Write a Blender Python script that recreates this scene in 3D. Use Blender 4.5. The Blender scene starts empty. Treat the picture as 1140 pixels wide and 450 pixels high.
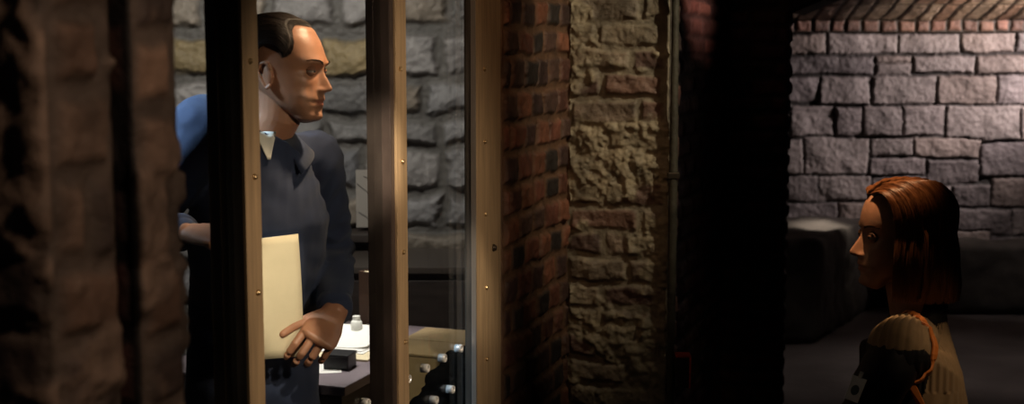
import bpy, bmesh, math, random
import numpy as np
from mathutils import Vector, Matrix, noise as mnoise
from mathutils.bvhtree import BVHTree

random.seed(7)
rng = np.random.default_rng(11)
C = bpy.context.scene.collection
SC = bpy.context.scene
R = math.radians

# ------------------------------------------------------------------ camera, world, exposure, lights
F_PX = 1500.0
TANP = 175.0 / 1500.0
PITCH = math.atan(TANP)
CAM_Z = 1.70
cam_d = bpy.data.cameras.new('camera'); cam = bpy.data.objects.new('camera', cam_d); C.objects.link(cam)
cam.location = (0, 0, CAM_Z); cam.rotation_euler = (math.pi / 2 - PITCH, 0, 0)
cam_d.sensor_width = 36.0; cam_d.lens = F_PX / 1140.0 * 36.0
cam_d.clip_start = 0.02
cam_d.dof.use_dof = True; cam_d.dof.focus_distance = 3.05; cam_d.dof.aperture_fstop = 5.0
SC.camera = cam

SC.view_settings.view_transform = 'Standard'; SC.view_settings.look = 'None'
SC.view_settings.gamma = 1.0; SC.view_settings.use_curve_mapping = False
SC.view_settings.exposure = 0.0

w = bpy.data.worlds.new('world'); SC.world = w; w.use_nodes = True
w.node_tree.nodes['Background'].inputs[0].default_value = (0.5, 0.45, 0.5, 1)
w.node_tree.nodes['Background'].inputs[1].default_value = 0.004


def lamp(name, kind, loc, aim, power, color, size=0.1, cone=40, blend=0.6):
    d = bpy.data.lights.new(name, kind); o = bpy.data.objects.new(name, d); C.objects.link(o)
    o.location = loc; o.rotation_euler = (Vector(aim) - Vector(loc)).to_track_quat('-Z', 'Y').to_euler()
    d.energy = power; d.color = color
    if kind == 'SPOT':
        d.spot_size = R(cone); d.spot_blend = blend; d.shadow_soft_size = size
    elif kind == 'AREA':
        d.size = size
    return o


WARM = (1.0, 0.72, 0.45); WHITE = (1.0, 0.93, 0.84); ORANGE = (1.0, 0.55, 0.25)
lamp('cell_overhead_lamp', 'AREA', (-0.85, 3.9, 2.5), (-0.75, 5.3, 1.4), 25, WHITE, 0.35)
lamp('cell_desk_lamp', 'SPOT', (-0.62, 4.35, 2.4), (-0.48, 3.98, 0.78), 170, WHITE, 0.06, 30)
lamp('cell_side_lamp', 'SPOT', (-1.75, 2.75, 2.5), (-0.77, 3.05, 1.55), 430, (0.55, 0.78, 1.0), 0.10, 17, 0.9)
lamp('face_spot', 'SPOT', (-0.06, 3.30, 2.30), (-0.46, 3.2, 1.65), 84, WARM, 0.04, 28, 0.9)  # unseen spot added inside the cell to model the face
lamp('face_key_lamp', 'SPOT', (0.90, 2.30, 2.25), (-0.44, 3.2, 1.66), 7, WARM, 0.05, 11, 0.7)
lamp('paper_fill', 'SPOT', (0.10, 1.72, 2.2), (-0.49, 3.05, 1.135), 190, (1.0, 0.84, 0.64), 0.03, 9.8, 0.5)  # added spot, cone fitted to brighten the held sheet
lamp('carton_fill', 'SPOT', (0.20, 1.80, 2.2), (-0.21, 3.40, 0.86), 85, (1.0, 0.84, 0.62), 0.03, 9, 0.7)  # no source here: spot added so the carton front shows tan
lamp('pier_lamp', 'SPOT', (1.10, 2.75, 2.45), (0.34, 3.72, 1.60), 54, (1.0, 0.86, 0.62), 0.02, 44, 1.0)
lamp('bay_lamp', 'SPOT', (0.22, 2.0, 2.35), (0.06, 3.4, 1.58), 13, (1.0, 0.6, 0.34), 0.02, 36, 1.0)
lamp('post_fill', 'SPOT', (1.3, 1.5, 2.0), (-0.22, 2.55, 1.30), 110, (1.0, 0.78, 0.56), 0.06, 41, 0.8)  # added to brighten the bronze strips, no fixture
lamp('visitor_top_lamp', 'SPOT', (0.735, 2.89, 2.55), (0.81, 2.90, 1.28), 120, (1.0, 0.62, 0.32), 0.02, 12, 0.8)
lamp('visitor_shoulder_fill', 'SPOT', (1.30, 2.0, 2.15), (0.895, 2.78, 1.02), 23, (1.0, 0.70, 0.42), 0.03, 13, 0.9)  # narrow extra spot put in for the near shoulder alone
lamp('stone_wall_lamp', 'SPOT', (4.1, 7.75, 2.08), (3.0, 8.7, 1.70), 185, (1.0, 0.84, 0.80), 0.04, 76, 0.9)
lamp('vault_fill', 'SPOT', (3.9, 7.0, 1.2), (2.95, 8.25, 2.05), 150, (1.0, 0.80, 0.62), 0.06, 36, 1.0)  # extra uplight put in to brighten the brick soffit
lamp('ledge_lamp', 'SPOT', (1.98, 7.65, 1.95), (1.90, 8.2, 0.6), 200, (1.0, 0.86, 0.72), 0.05, 18, 1.0)
lamp('ledge_fill_right', 'SPOT', (3.2, 7.6, 1.9), (3.15, 8.5, 0.46), 15, (1.0, 0.86, 0.80), 0.05, 36, 1.0)  # unseen spot added to lift the right ledge
lamp('floor_lamp_middle', 'SPOT', (1.5, 6.7, 2.2), (1.6, 6.9, 0), 20, (1.0, 0.82, 0.72), 0.1, 44, 1.0)
lamp('floor_lamp_right', 'SPOT', (2.6, 6.6, 2.4), (2.5, 7.0, 0), 26, (1.0, 0.82, 0.72), 0.1, 45, 1.0)
lamp('passage_fill', 'SPOT', (1.5, 4.3, 2.45), (0.72, 5.40, 1.98), 120, (1.0, 0.62, 0.52), 0.05, 25, 1.0)  # small added spot that tints the upper passage bricks red
lamp('near_pier_lamp', 'SPOT', (0.45, 0.75, 2.2), (-0.40, 1.35, 1.55), 12, (1.0, 0.70, 0.5), 0.08, 40, 0.9)

# ------------------------------------------------------------------ measuring helpers
OX, OY = 0.155, 3.75                     # where the glass line meets the brick pilaster
ANG = math.atan2(0.945, 0.327)
UX, UY = math.cos(ANG), math.sin(ANG)    # along the glass, away from the viewer
BX, BY = -math.sin(ANG), math.cos(ANG)   # into the cell


def G(t, d, z=0.0):
    return Vector((OX + t * UX + d * BX, OY + t * UY + d * BY, z))


def P(px, py, Y):
    a = (px - 570) / F_PX; b = -(py - 225) / F_PX
    dy = math.cos(PITCH) + b * math.sin(PITCH); dz = -math.sin(PITCH) + b * math.cos(PITCH)
    k = Y / dy
    return Vector((a * k, Y, CAM_Z + dz * k))


def t_at(px, d):
    k = (px - 570) / F_PX / math.cos(PITCH)
    return (k * (OY + d * BY) - OX - d * BX) / (UX - k * UY)


def d_at(px, t):
    k = (px - 570) / F_PX / math.cos(PITCH)
    return (OX + t * UX - k * (OY + t * UY)) / (k * BY - BX)


# ------------------------------------------------------------------ object helpers
def set_props(o, label=None, cat=None, group=None, kind=None):
    if label: o['label'] = label
    if cat: o['category'] = cat
    if group: o['group'] = group
    if kind: o['kind'] = kind
    return o


def thing(name, label, cat, loc=(0, 0, 0), rz=0.0, group=None):
    o = bpy.data.objects.new(name, None); C.objects.link(o)
    o.empty_display_size = 0.05
    o.location = loc; o.rotation_euler = (0, 0, rz)
    return set_props(o, label, cat, group)


def link(name, me, mat=None, parent=None, world=False, smooth=True):
    o = bpy.data.objects.new(name, me); C.objects.link(o)
    if mat is not None: me.materials.append(mat)
    if smooth and len(me.polygons):
        me.polygons.foreach_set('use_smooth', [True] * len(me.polygons))
    if parent is not None:
        o.parent = parent
        if world:
            bpy.context.view_layer.update()
            o.matrix_parent_inverse = parent.matrix_world.inverted()
    return o


def obj(name, bm, mat=None, parent=None, world=False, smooth=True):
    me = bpy.data.meshes.new(name); bm.to_mesh(me); bm.free()
    return link(name, me, mat, parent, world, smooth)


def box(bm, lo, hi, M=None, bevel=0.0):
    lo = Vector(lo); hi = Vector(hi)
    r = bmesh.ops.create_cube(bm, size=1.0)
    for v in r['verts']:
        v.co = Vector((lo.x + (v.co.x + .5) * (hi.x - lo.x), lo.y + (v.co.y + .5) * (hi.y - lo.y), lo.z + (v.co.z + .5) * (hi.z - lo.z)))
    vs = r['verts']
    if bevel > 0:
        es = list({e for v in vs for e in v.link_edges})
        rb = bmesh.ops.bevel(bm, geom=es, offset=bevel, segments=2, affect='EDGES', profile=0.6)
        vs = list({v for f in rb['faces'] for v in f.verts} | {v for v in vs if v.is_valid})
    if M is not None:
        for v in vs: v.co = M @ v.co
    return vs


def loft(bm, pts, rx, ry=None, hint=(0, 0, 1), n=20, power=2.0, cap=True):
    """closed tapering tube through pts; rx along the hint-perpendicular side, ry along the other axis"""
    pts = [Vector(p) for p in pts]; ry = ry or rx
    hint = Vector(hint); rings = []
    m = len(pts)

    def ring(c, T, a, b):
        S = hint.cross(T)
        if S.length < 1e-4: S = Vector((1, 0, 0)).cross(T)
        S.normalize(); N = T.cross(S).normalized()
        vs = []
        for i in range(n):
            th = 2 * math.pi * i / n; cs, sn = math.cos(th), math.sin(th)
            e = 2.0 / power
            x = math.copysign(abs(cs) ** e, cs); y = math.copysign(abs(sn) ** e, sn)
            vs.append(bm.verts.new(c + S * (a * x) + N * (b * y)))
        return vs
    for i, p in enumerate(pts):
        if i == 0: T = pts[1] - p
        elif i == m - 1: T = p - pts[i - 1]
        else: T = (pts[i + 1] - p).normalized() + (p - pts[i - 1]).normalized()
        T = T.normalized()
        if cap and i == 0:
            for q in (0.95, 0.7, 0.35):
                k = math.sqrt(1 - q * q); rr = min(rx[0], ry[0])
                rings.append(ring(p - T * rr * q, T, rx[0] * k, ry[0] * k))
        rings.append(ring(p, T, rx[i], ry[i]))
        if cap and i == m - 1:
            for q in (0.35, 0.7, 0.95):
                k = math.sqrt(1 - q * q); rr = min(rx[-1], ry[-1])
                rings.append(ring(p + T * rr * q, T, rx[-1] * k, ry[-1] * k))
    for a, b in zip(rings, rings[1:]):
        for i in range(n):
            bm.faces.new((a[i], a[(i + 1) % n], b[(i + 1) % n], b[i]))
    bm.faces.new(list(reversed(rings[0]))); bm.faces.new(rings[-1])


def ellipsoid(bm, c, r, M=None, seg=24):
    res = bmesh.ops.create_uvsphere(bm, u_segments=seg, v_segments=seg // 2, radius=1.0)
    for v in res['verts']:
        q = Vector((v.co.x * r[0], v.co.y * r[1], v.co.z * r[2]))
        if M is not None: q = M @ q
        v.co = q + Vector(c)


def spline(pts, n):
    """Catmull-Rom resample"""
    pts = [Vector(p) for p in pts]; out = []
    ext = [2 * pts[0] - pts[1]] + pts + [2 * pts[-1] - pts[-2]]
    for k in range(n):
        f = k / (n - 1) * (len(pts) - 1); i = min(int(f), len(pts) - 2); t = f - i
        a, b, c, d = ext[i:i + 4]
        out.append(0.5 * ((2 * b) + (c - a) * t + (2 * a - 5 * b + 4 * c - d) * t * t + (3 * b - a - 3 * c + d) * t ** 3))
    return out


def remeshed(bm, voxel, smooth_it=4, fac=0.5, name='m'):
    me = bpy.data.meshes.new(name); bm.to_mesh(me); bm.free()
    o = bpy.data.objects.new(name + '_tmp', me); C.objects.link(o)
    m = o.modifiers.new('r', 'REMESH'); m.mode = 'VOXEL'; m.voxel_size = voxel; m.use_smooth_shade = True
    if smooth_it:
        s = o.modifiers.new('s', 'SMOOTH'); s.iterations = smooth_it; s.factor = fac
    dg = bpy.context.evaluated_depsgraph_get(); dg.update()
    out = bpy.data.meshes.new_from_object(o.evaluated_get(dg))
    bpy.data.objects.remove(o); bpy.data.meshes.remove(me)
    out.name = name
    return out


def wrinkle(me, fn):
    """push every vertex along its normal by fn(co, normal)"""
    nv = len(me.vertices); co = np.empty(nv * 3); me.vertices.foreach_get('co', co); co = co.reshape(-1, 3)
    no = np.empty(nv * 3); me.vertices.foreach_get('normal', no); no = no.reshape(-1, 3)
    d = np.array([fn(Vector(c), Vector(n)) for c, n in zip(co, no)])
    co = co + no * d[:, None]
    me.vertices.foreach_set('co', co.ravel()); me.update()


# ------------------------------------------------------------------ materials
def mat(name, col, rough=0.6, metal=0.0, spec=0.4, bump=0.0, bscale=60.0, vary=0.0, vscale=8.0, attr=False, stretch=(1, 1, 1), coat=0.0, sheen=0.0, sss=0.0):
    m = bpy.data.materials.new(name); m.use_nodes = True
    nt = m.node_tree; b = nt.nodes['Principled BSDF']
    b.inputs['Roughness'].default_value = rough; b.inputs['Metallic'].default_value = metal
    b.inputs['Specular IOR Level'].default_value = spec
    b.inputs['Coat Weight'].default_value = coat; b.inputs['Sheen Weight'].default_value = sheen
    if sss:
        b.inputs['Subsurface Weight'].default_value = sss; b.inputs['Subsurface Radius'].default_value = (0.012, 0.005, 0.003)
        b.inputs['Subsurface Scale'].default_value = 0.6
    tc = nt.nodes.new('ShaderNodeTexCoord'); mp = nt.nodes.new('ShaderNodeMapping')
    mp.inputs['Scale'].default_value = stretch
    nt.links.new(tc.outputs['Object'], mp.inputs['Vector'])
    src = None
    if attr:
        a = nt.nodes.new('ShaderNodeVertexColor'); a.layer_name = 'Col'; src = a.outputs['Color']
    if vary > 0:
        n = nt.nodes.new('ShaderNodeTexNoise'); n.inputs['Scale'].default_value = vscale; n.inputs['Detail'].default_value = 6
        nt.links.new(mp.outputs[0], n.inputs['Vector'])
        r = nt.nodes.new('ShaderNodeMapRange')
        r.inputs['From Min'].default_value = 0.25; r.inputs['From Max'].default_value = 0.75
        r.inputs['To Min'].default_value = 1 - vary; r.inputs['To Max'].default_value = 1 + vary
        nt.links.new(n.outputs['Fac'], r.inputs['Value'])
        x = nt.nodes.new('ShaderNodeVectorMath'); x.operation = 'SCALE'
        if src is not None: nt.links.new(src, x.inputs[0])
        else: x.inputs[0].default_value = col
        nt.links.new(r.outputs[0], x.inputs['Scale'])
        src = x.outputs[0]
    if src is not None: nt.links.new(src, b.inputs['Base Color'])
    else: b.inputs['Base Color'].default_value = (*col, 1)
    if bump > 0:
        n = nt.nodes.new('ShaderNodeTexNoise'); n.inputs['Scale'].default_value = bscale; n.inputs['Detail'].default_value = 8
        n.inputs['Roughness'].default_value = 0.65
        nt.links.new(mp.outputs[0], n.inputs['Vector'])
        bp = nt.nodes.new('ShaderNodeBump'); bp.inputs['Strength'].default_value = bump; bp.inputs['Distance'].default_value = 0.01
        nt.links.new(n.outputs['Fac'], bp.inputs['Height']); nt.links.new(bp.outputs[0], b.inputs['Normal'])
    return m


def glass_mat():
    m = bpy.data.materials.new('clear_glass'); m.use_nodes = True; nt = m.node_tree
    nt.nodes.remove(nt.nodes['Principled BSDF']); out = nt.nodes['Material Output']
    tr = nt.nodes.new('ShaderNodeBsdfTransparent'); tr.inputs[0].default_value = (0.93, 0.95, 0.95, 1)
    gl = nt.nodes.new('ShaderNodeBsdfGlossy'); gl.inputs['Roughness'].default_value = 0.02
    fr = nt.nodes.new('ShaderNodeFresnel'); fr.inputs['IOR'].default_value = 1.5
    mx = nt.nodes.new('ShaderNodeMixShader')
    geo = nt.nodes.new('ShaderNodeNewGeometry'); mr = nt.nodes.new('ShaderNodeMapRange')   # same index on both faces of the thin pane
    mr.inputs['To Min'].default_value = 1.5; mr.inputs['To Max'].default_value = 1 / 1.5
    nt.links.new(geo.outputs['Backfacing'], mr.inputs['Value']); nt.links.new(mr.outputs[0], fr.inputs['IOR'])
    nt.links.new(fr.outputs[0], mx.inputs[0]); nt.links.new(tr.outputs[0], mx.inputs[1]); nt.links.new(gl.outputs[0], mx.inputs[2])
    nt.links.new(mx.outputs[0], out.inputs[0])
    return m


M_BRICK = mat('brick', (0.2, 0.1, 0.07), 0.6, spec=0.5, bump=0.5, bscale=70, vary=0.5, vscale=18, attr=True)
M_STONE = mat('stone', (0.3, 0.3, 0.3), 0.6, spec=0.45, bump=0.5, bscale=30, vary=0.3, vscale=9, attr=True)
M_FLOOR = mat('dark_floor', (0.10, 0.09, 0.09), 0.75, bump=0.5, bscale=9, vary=0.5, vscale=2.2)
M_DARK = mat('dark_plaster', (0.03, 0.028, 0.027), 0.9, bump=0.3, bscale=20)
M_STEEL = mat('dark_steel', (0.075, 0.065, 0.056), 0.42, metal=0.3, bump=0.06, bscale=40, vary=0.5, vscale=6, stretch=(6, 6, 0.8))
M_BROWNSTEEL = mat('brown_steel', (0.075, 0.055, 0.047), 0.35, metal=0.4, bump=0.05, bscale=40, vary=0.5, vscale=5, stretch=(3, 3, 1.5))
M_BRASS = mat('bronze_strip', (0.42, 0.29, 0.165), 0.48, metal=0.25, bump=0.12, bscale=30, vary=0.25, vscale=10, stretch=(8, 8, 0.6))
M_RIVET = mat('bright_rivet', (0.75, 0.55, 0.30), 0.28, metal=0.9)
M_STUD = mat('dark_stud', (0.10, 0.08, 0.06), 0.35, metal=0.8)
M_CHROME = mat('vent_rim', (0.85, 0.84, 0.82), 0.22, metal=.35, spec=.8)
M_GLASS = glass_mat()


# ------------------------------------------------------------------ masonry as real relief
def vnoise(x, y, seed):
    xi = np.floor(x).astype(np.int64); yi = np.floor(y).astype(np.int64)
    xf = x - xi; yf = y - yi
    xf = xf * xf * (3 - 2 * xf); yf = yf * yf * (3 - 2 * yf)

    def h(a, b):
        n = (a * 374761393 + b * 668265263 + seed * 974634777) & 0x7fffffff
        n = ((n ^ (n >> 13)) * 1274126177) & 0x7fffffff
        return ((n ^ (n >> 16)) & 0xffff) / 65535.0
    return (h(xi, yi) * (1 - xf) + h(xi + 1, yi) * xf) * (1 - yf) + (h(xi, yi + 1) * (1 - xf) + h(xi + 1, yi + 1) * xf) * yf


def fbm(x, y, seed, oct=4):
    s = np.zeros_like(x); a = 0.5; f = 1.0
    for k in range(oct):
        s += a * vnoise(x * f + 17.3 * k, y * f - 9.1 * k, seed + k); a *= 0.5; f *= 2.03
    return s  # about 0..0.94, mean 0.47


def sstep(a, b, x):
    t = np.clip((x - a) / (b - a), 0, 1); return t * t * (3 - 2 * t)


def courses(u0, u1, v0, v1, bw, bh, gap, seed, jit=0.12, stagger=0.5):
    r = random.Random(seed); rects = []; v = v0; k = 0
    while v < v1:
        h = bh * (1 + r.uniform(-.08, .08)); u = u0 - bw * (stagger if k % 2 else 0)
        while u < u1:
            wd = bw * (1 + r.uniform(-jit, jit)); a = max(u, u0); b = min(u + wd, u1)
            if b - a > 0.02:
                rects.append((a + gap / 2, b - gap / 2, v + gap / 2 + r.uniform(-.2, .2) * gap, v + h - gap / 2))
            u += wd
        v += h; k += 1
    return rects


def relief(U, V, rects, cols, mortar, depth, edge, rough, warp, wscale, seed, smear=None, tilt=0.3, round_=0.0, fs=14, fw=1.0):
    """height (m, outward) and colour for masonry; each piece coloured from cols"""
    Uw = U + (fbm(U * wscale, V * wscale, seed) - .47) * warp * 2
    Vw = V + (fbm(U * wscale + 40, V * wscale + 40, seed + 5) - .47) * warp * 2
    H = (fbm(U * 60, V * 60, seed + 9) - .5) * rough * 0.6
    col = np.empty(U.shape + (3,)); col[:] = mortar
    r = random.Random(seed)
    face = fbm(U * fs, V * fs, seed + 2, 5) - .47
    fine = fbm(U * 55, V * 55, seed + 3, 4) - .47
    for (a, b, c, d) in rects:
        m = (Uw > a) & (Uw < b) & (Vw > c) & (Vw < d)
        tu, tv, k = r.uniform(-1, 1), r.uniform(-1, 1), r.uniform(.65, 1.1)
        cc = np.array(r.choice(cols) if not callable(cols) else cols(a, b, c, d, r)) * r.uniform(.75, 1.25)
        if not m.any(): continue
        uu, vv = Uw[m], Vw[m]
        e = np.minimum(np.minimum(uu - a, b - uu), np.minimum(vv - c, d - vv))
        p = sstep(0, edge, e + fine[m] * edge * .5)
        nu = (uu - (a + b) / 2) / (b - a); nv = (vv - (c + d) / 2) / (d - c)
        dome = (1 - (2 * nu) ** 2) * (1 - (2 * nv) ** 2)
        H[m] = p * (depth * k + (nu * tu + nv * tv) * depth * tilt + dome * round_ + face[m] * rough * 2.2 + fine[m] * rough * fw)
        q = p[:, None]
        col[m] = col[m] * (1 - q) + cc * (1 + (fine[m] * .5)[:, None]) * q
    if smear is not None:
        thr, scol, sc = smear
        s = sstep(thr, thr + .10, fbm(U * sc, V * sc * 1.3, seed + 21, 5))
        Hs = depth * .9 + (fbm(U * 40, V * 40, seed + 31, 5) - .47) * rough * 4
        H = H * (1 - s) + np.maximum(H, Hs) * s
        col = col * (1 - s[..., None]) + np.array(scol) * (1 + (fine * .8))[..., None] * s[..., None]
    return H, np.clip(col, 0, 1)


def grid_mesh(name, X, N, H, col, material, skirt=0.06, kind='structure'):
    nu, nv = H.shape
    top = X + N * H[..., None]
    verts = top.reshape(-1, 3)
    idx = np.arange(nu * nv).reshape(nu, nv)
    q = np.stack([idx[:-1, :-1], idx[1:, :-1], idx[1:, 1:], idx[:-1, 1:]], -1).reshape(-1, 4)
    loop = np.concatenate([idx[:, 0], idx[-1, 1:], idx[-2::-1, -1], idx[0, -2:0:-1]])
    back = (X - N * skirt).reshape(-1, 3)[loop]
    n0 = nu * nv; L = len(loop); bi = n0 + np.arange(L)
    sk = np.stack([loop, bi, np.roll(bi, -1), np.roll(loop, -1)], -1)
    verts = np.concatenate([verts, back]); faces = np.concatenate([q, sk])
    me = bpy.data.meshes.new(name)
    me.vertices.add(len(verts)); me.vertices.foreach_set('co', verts.ravel().astype(np.float32))
    me.loops.add(faces.size); me.loops.foreach_set('vertex_index', faces.ravel().astype(np.int32))
    me.polygons.add(len(faces)); me.polygons.foreach_set('loop_start', np.arange(0, faces.size, 4, dtype=np.int32))
    me.update(); me.validate()
    ca = me.color_attributes.new('Col', 'FLOAT_COLOR', 'POINT')
    cc = np.ones((len(verts), 4)); cc[:n0, :3] = col.reshape(-1, 3); cc[n0:, :3] = col.reshape(-1, 3)[loop]
    ca.data.foreach_set('color', cc.ravel().astype(np.float32))
    o = link(name, me, material)
    o['kind'] = kind
    return o


def masonry_path(name, pts, z0, z1, res, make, material, corner=0.012):
    """relief wall along a plan polyline; make(U, V, seg) -> height, colour for segment seg"""
    Xs, Ns, Hs, Cs = [], [], [], []
    nz = max(2, int((z1 - z0) / res)) + 1; zs = np.linspace(z0, z1, nz)
    pts = [np.array(p, float) for p in pts]
    norms = []
    for a, b in zip(pts, pts[1:]):
        t = (b - a) / np.linalg.norm(b - a); norms.append(np.array([t[1], -t[0]]))
    for k, (a, b) in enumerate(zip(pts, pts[1:])):
        L = np.linalg.norm(b - a); n = max(2, int(L / res)) + 1
        us = np.linspace(0, L, n)
        U, V = np.meshgrid(us, zs, indexing='ij')
        H, col = make(U, V, k, L)
        N = np.empty((n, nz, 3)); N[:] = (*norms[k], 0)
        for end, other in ((0, k - 1), (1, k + 1)):
            if 0 <= other < len(norms):
                mid = norms[k] + norms[other]; mid = mid / np.dot(mid, norms[k])   # mitre
                wgt = np.clip(1 - (us if end == 0 else L - us) / corner, 0, 1)[:, None, None]
                N = N * (1 - wgt) + np.array([*mid, 0]) * wgt
        X = np.empty((n, nz, 3)); X[..., 0] = (a[0] + (b[0] - a[0]) * us / L)[:, None]
        X[..., 1] = (a[1] + (b[1] - a[1]) * us / L)[:, None]; X[..., 2] = zs[None, :]
        if k > 0:
            Hs[-1][-1, :] = H[0, :] = (Hs[-1][-1, :] + H[0, :]) / 2
            X, N, H, col = X[1:], N[1:], H[1:], col[1:]
        Xs.append(X); Ns.append(N); Hs.append(H); Cs.append(col)
    return grid_mesh(name, np.concatenate(Xs), np.concatenate(Ns), np.concatenate(Hs), np.concatenate(Cs), material)


RED = [(0.12, 0.040, 0.024), (0.08, 0.030, 0.020), (0.04, 0.018, 0.015), (0.16, 0.058, 0.030), (0.02, 0.014, 0.012), (0.06, 0.03, 0.022)]
OLIVE = [(0.20, 0.155, 0.11), (0.17, 0.125, 0.09), (0.14, 0.08, 0.058), (0.22, 0.175, 0.12), (0.11, 0.065, 0.05)]


SHADE_BRICK = [(0.075, 0.032, 0.025), (0.05, 0.025, 0.02), (0.03, 0.018, 0.016), (0.09, 0.042, 0.03)]  # darkened brick: shade of the slot and outer pilaster faces, put into the colour


def pier_make(U, V, k, L):
    if k == 0:      # reveal beside the glass: red-brown brick with brick headers
        rc = courses(0, L, 0.0, 3.0, 0.105, 0.076, 0.009, 31)
        return relief(U, V, rc, RED, (0.11, 0.055, 0.028), 0.010, 0.012, 0.006, 0.011, 10, 31)
    if k == 1:      # face towards the viewer: bricks half buried in smeared mortar
        rc = courses(0, L, 0.02, 3.0, 0.19, 0.074, 0.012, 44)
        return relief(U, V, rc, OLIVE, (0.20, 0.165, 0.115), 0.009, 0.010, 0.010, 0.015, 10, 44, smear=(.41, (0.25, 0.205, 0.135), 7))
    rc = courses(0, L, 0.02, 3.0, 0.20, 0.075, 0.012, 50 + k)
    return relief(U, V, rc, SHADE_BRICK, (0.06, 0.05, 0.035), 0.010, 0.012, 0.005, 0.008, 9, 50 + k)


t3r = t_at(559, 0.0)
PROJ = 0.285
xy = lambda t, d: (G(t, d).x, G(t, d).y)
# outward side must be to the right of the walking direction
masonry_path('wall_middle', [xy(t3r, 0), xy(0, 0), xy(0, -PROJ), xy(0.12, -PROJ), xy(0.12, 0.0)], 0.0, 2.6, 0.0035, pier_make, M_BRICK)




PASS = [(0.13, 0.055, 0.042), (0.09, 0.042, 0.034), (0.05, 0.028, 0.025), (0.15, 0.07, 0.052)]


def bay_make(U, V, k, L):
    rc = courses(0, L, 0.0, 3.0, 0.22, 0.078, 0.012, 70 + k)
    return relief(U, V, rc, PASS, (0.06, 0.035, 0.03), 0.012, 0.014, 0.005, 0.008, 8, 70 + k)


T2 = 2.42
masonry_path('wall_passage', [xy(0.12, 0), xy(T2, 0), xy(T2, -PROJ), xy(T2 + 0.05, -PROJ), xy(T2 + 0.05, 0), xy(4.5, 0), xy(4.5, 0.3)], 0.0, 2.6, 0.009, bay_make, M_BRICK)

# near pilaster, at the viewer's left, with a dark slot down its face
tn1 = t_at(199, -PROJ); tn0 = t_at(54, -PROJ)
ga, gb = t_at(127, -PROJ), t_at(150, -PROJ)


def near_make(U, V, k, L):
    if k in (2, 3, 4):      # slot: its shade is put into the dark brick colour
        return relief(U, V, courses(0, L, 0.0, 3.0, 0.13, 0.078, 0.012, 90), SHADE_BRICK, (.015, .012, .011), 0.004, 0.012, 0.003, 0.004, 9, 90)
    rc = courses(0, L, 0.0, 3.0, 0.13, 0.078, 0.012, 90 + k)
    return relief(U, V, rc, [(0.22, 0.15, 0.11), (0.16, 0.10, 0.07), (0.09, 0.065, 0.055), (0.26, 0.17, 0.12)], (0.13, 0.10, 0.08), 0.010, 0.012, 0.005, 0.009, 9, 90 + k, smear=(.50, (0.28, 0.20, 0.15), 11))


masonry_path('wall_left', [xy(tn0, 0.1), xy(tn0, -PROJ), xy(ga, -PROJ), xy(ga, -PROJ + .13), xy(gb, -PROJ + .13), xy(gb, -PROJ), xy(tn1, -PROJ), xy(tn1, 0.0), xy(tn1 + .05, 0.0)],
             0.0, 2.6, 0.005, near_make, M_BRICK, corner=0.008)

# --- far stone wall, stones laid out as in the photograph
WALL_Y = 8.7


def far_uv(px, py):
    p = P(px, py, WALL_Y); return p.x, p.z


zr = []
for row in ([(180, 38 * 2, 275, 118), (283, 76, 434, 119), (440, 76, 575, 119), (583, 74, 694, 116), (702, 74, 840, 116), (846, 74, 960, 116)],
            [(170, 126, 380, 164), (388, 126, 466, 142), (388, 144, 466, 166), (474, 126, 610, 160), (618, 124, 760, 162), (768, 122, 900, 162)],
            [(120, 174, 186, 230), (192, 174, 262, 226), (268, 172, 374, 232), (382, 170, 521, 230), (527, 168, 655, 230), (661, 168, 790, 232), (796, 168, 930, 232)],
            [(100, 236, 196, 302), (203, 238, 292, 302), (300, 240, 356, 302), (360, 236, 446, 302), (449, 236, 541, 300), (549, 236, 706, 312), (712, 238, 860, 312)],
            [(100, 310, 224, 386), (231, 308, 371, 388), (378, 310, 468, 348), (378, 354, 497, 390), (473, 308, 620, 350), (504, 356, 617, 408), (624, 318, 790, 392), (796, 318, 930, 392)],
            [(110, 392, 258, 446), (265, 394, 380, 446), (386, 396, 500, 446), (505, 414, 556, 462), (561, 414, 642, 460), (649, 398, 780, 458), (786, 398, 920, 458)],
            [(110, 452, 300, 506), (306, 452, 420, 506), (426, 452, 560, 508), (566, 466, 690, 520), (696, 464, 850, 520)],
            [(110, 512, 330, 568), (336, 512, 480, 568), (486, 514, 640, 572), (646, 526, 760, 574), (766, 526, 930, 574)],
            [(110, 574, 280, 640), (286, 574, 450, 640), (456, 576, 620, 640), (626, 580, 780, 640), (786, 580, 930, 640)]):
    for (a, b, c, d) in row:
        u0, v1 = far_uv(780 + a / 2, b / 2); u1, v0 = far_uv(780 + c / 2, d / 2)
        e_ = .011; zr.append((u0 - e_, u1 + e_, v0 - e_, v1 + e_))
GREY = [(0.26, 0.225, 0.22), (0.22, 0.19, 0.19), (0.30, 0.26, 0.25), (0.19, 0.165, 0.168), (0.27, 0.22, 0.20)]
fx0, fx1 = 1.35, 4.0


def far_make(U, V, k, L):
    return relief(U + fx0, V, zr, GREY, (0.022, 0.018, 0.017), 0.022, 0.020, 0.022, 0.020, 5, 120, tilt=.9, round_=0.008, fs=6, fw=.45)


spring_z = far_uv(1000, 36)[1]
masonry_path('wall_far', [(fx0, WALL_Y), (fx1, WALL_Y)], 0.0, spring_z, 0.007, far_make, M_STONE)

# brick vault springing from the stone wall towards the viewer: one course of upright bricks, then voussoirs
nu, nv = 420, 260
us = np.linspace(0, fx1 - fx0, nu); arc = np.linspace(0, 2.3, nv)
U, V = np.meshgrid(us, arc, indexing='ij')
rc = []
rr_ = random.Random(5); u = 0; cols_ = []
while u < fx1 - fx0:
    wd = 0.105 * rr_.uniform(.85, 1.15); a_, b_ = u + .006, u + wd - .006
    rc.append((a_, b_, 0.004, 0.078)); v_ = .088
    while v_ < arc[-1]:
        rc.append((a_, b_, v_ + .005, v_ + .30)); v_ += .31
    u += wd


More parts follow.
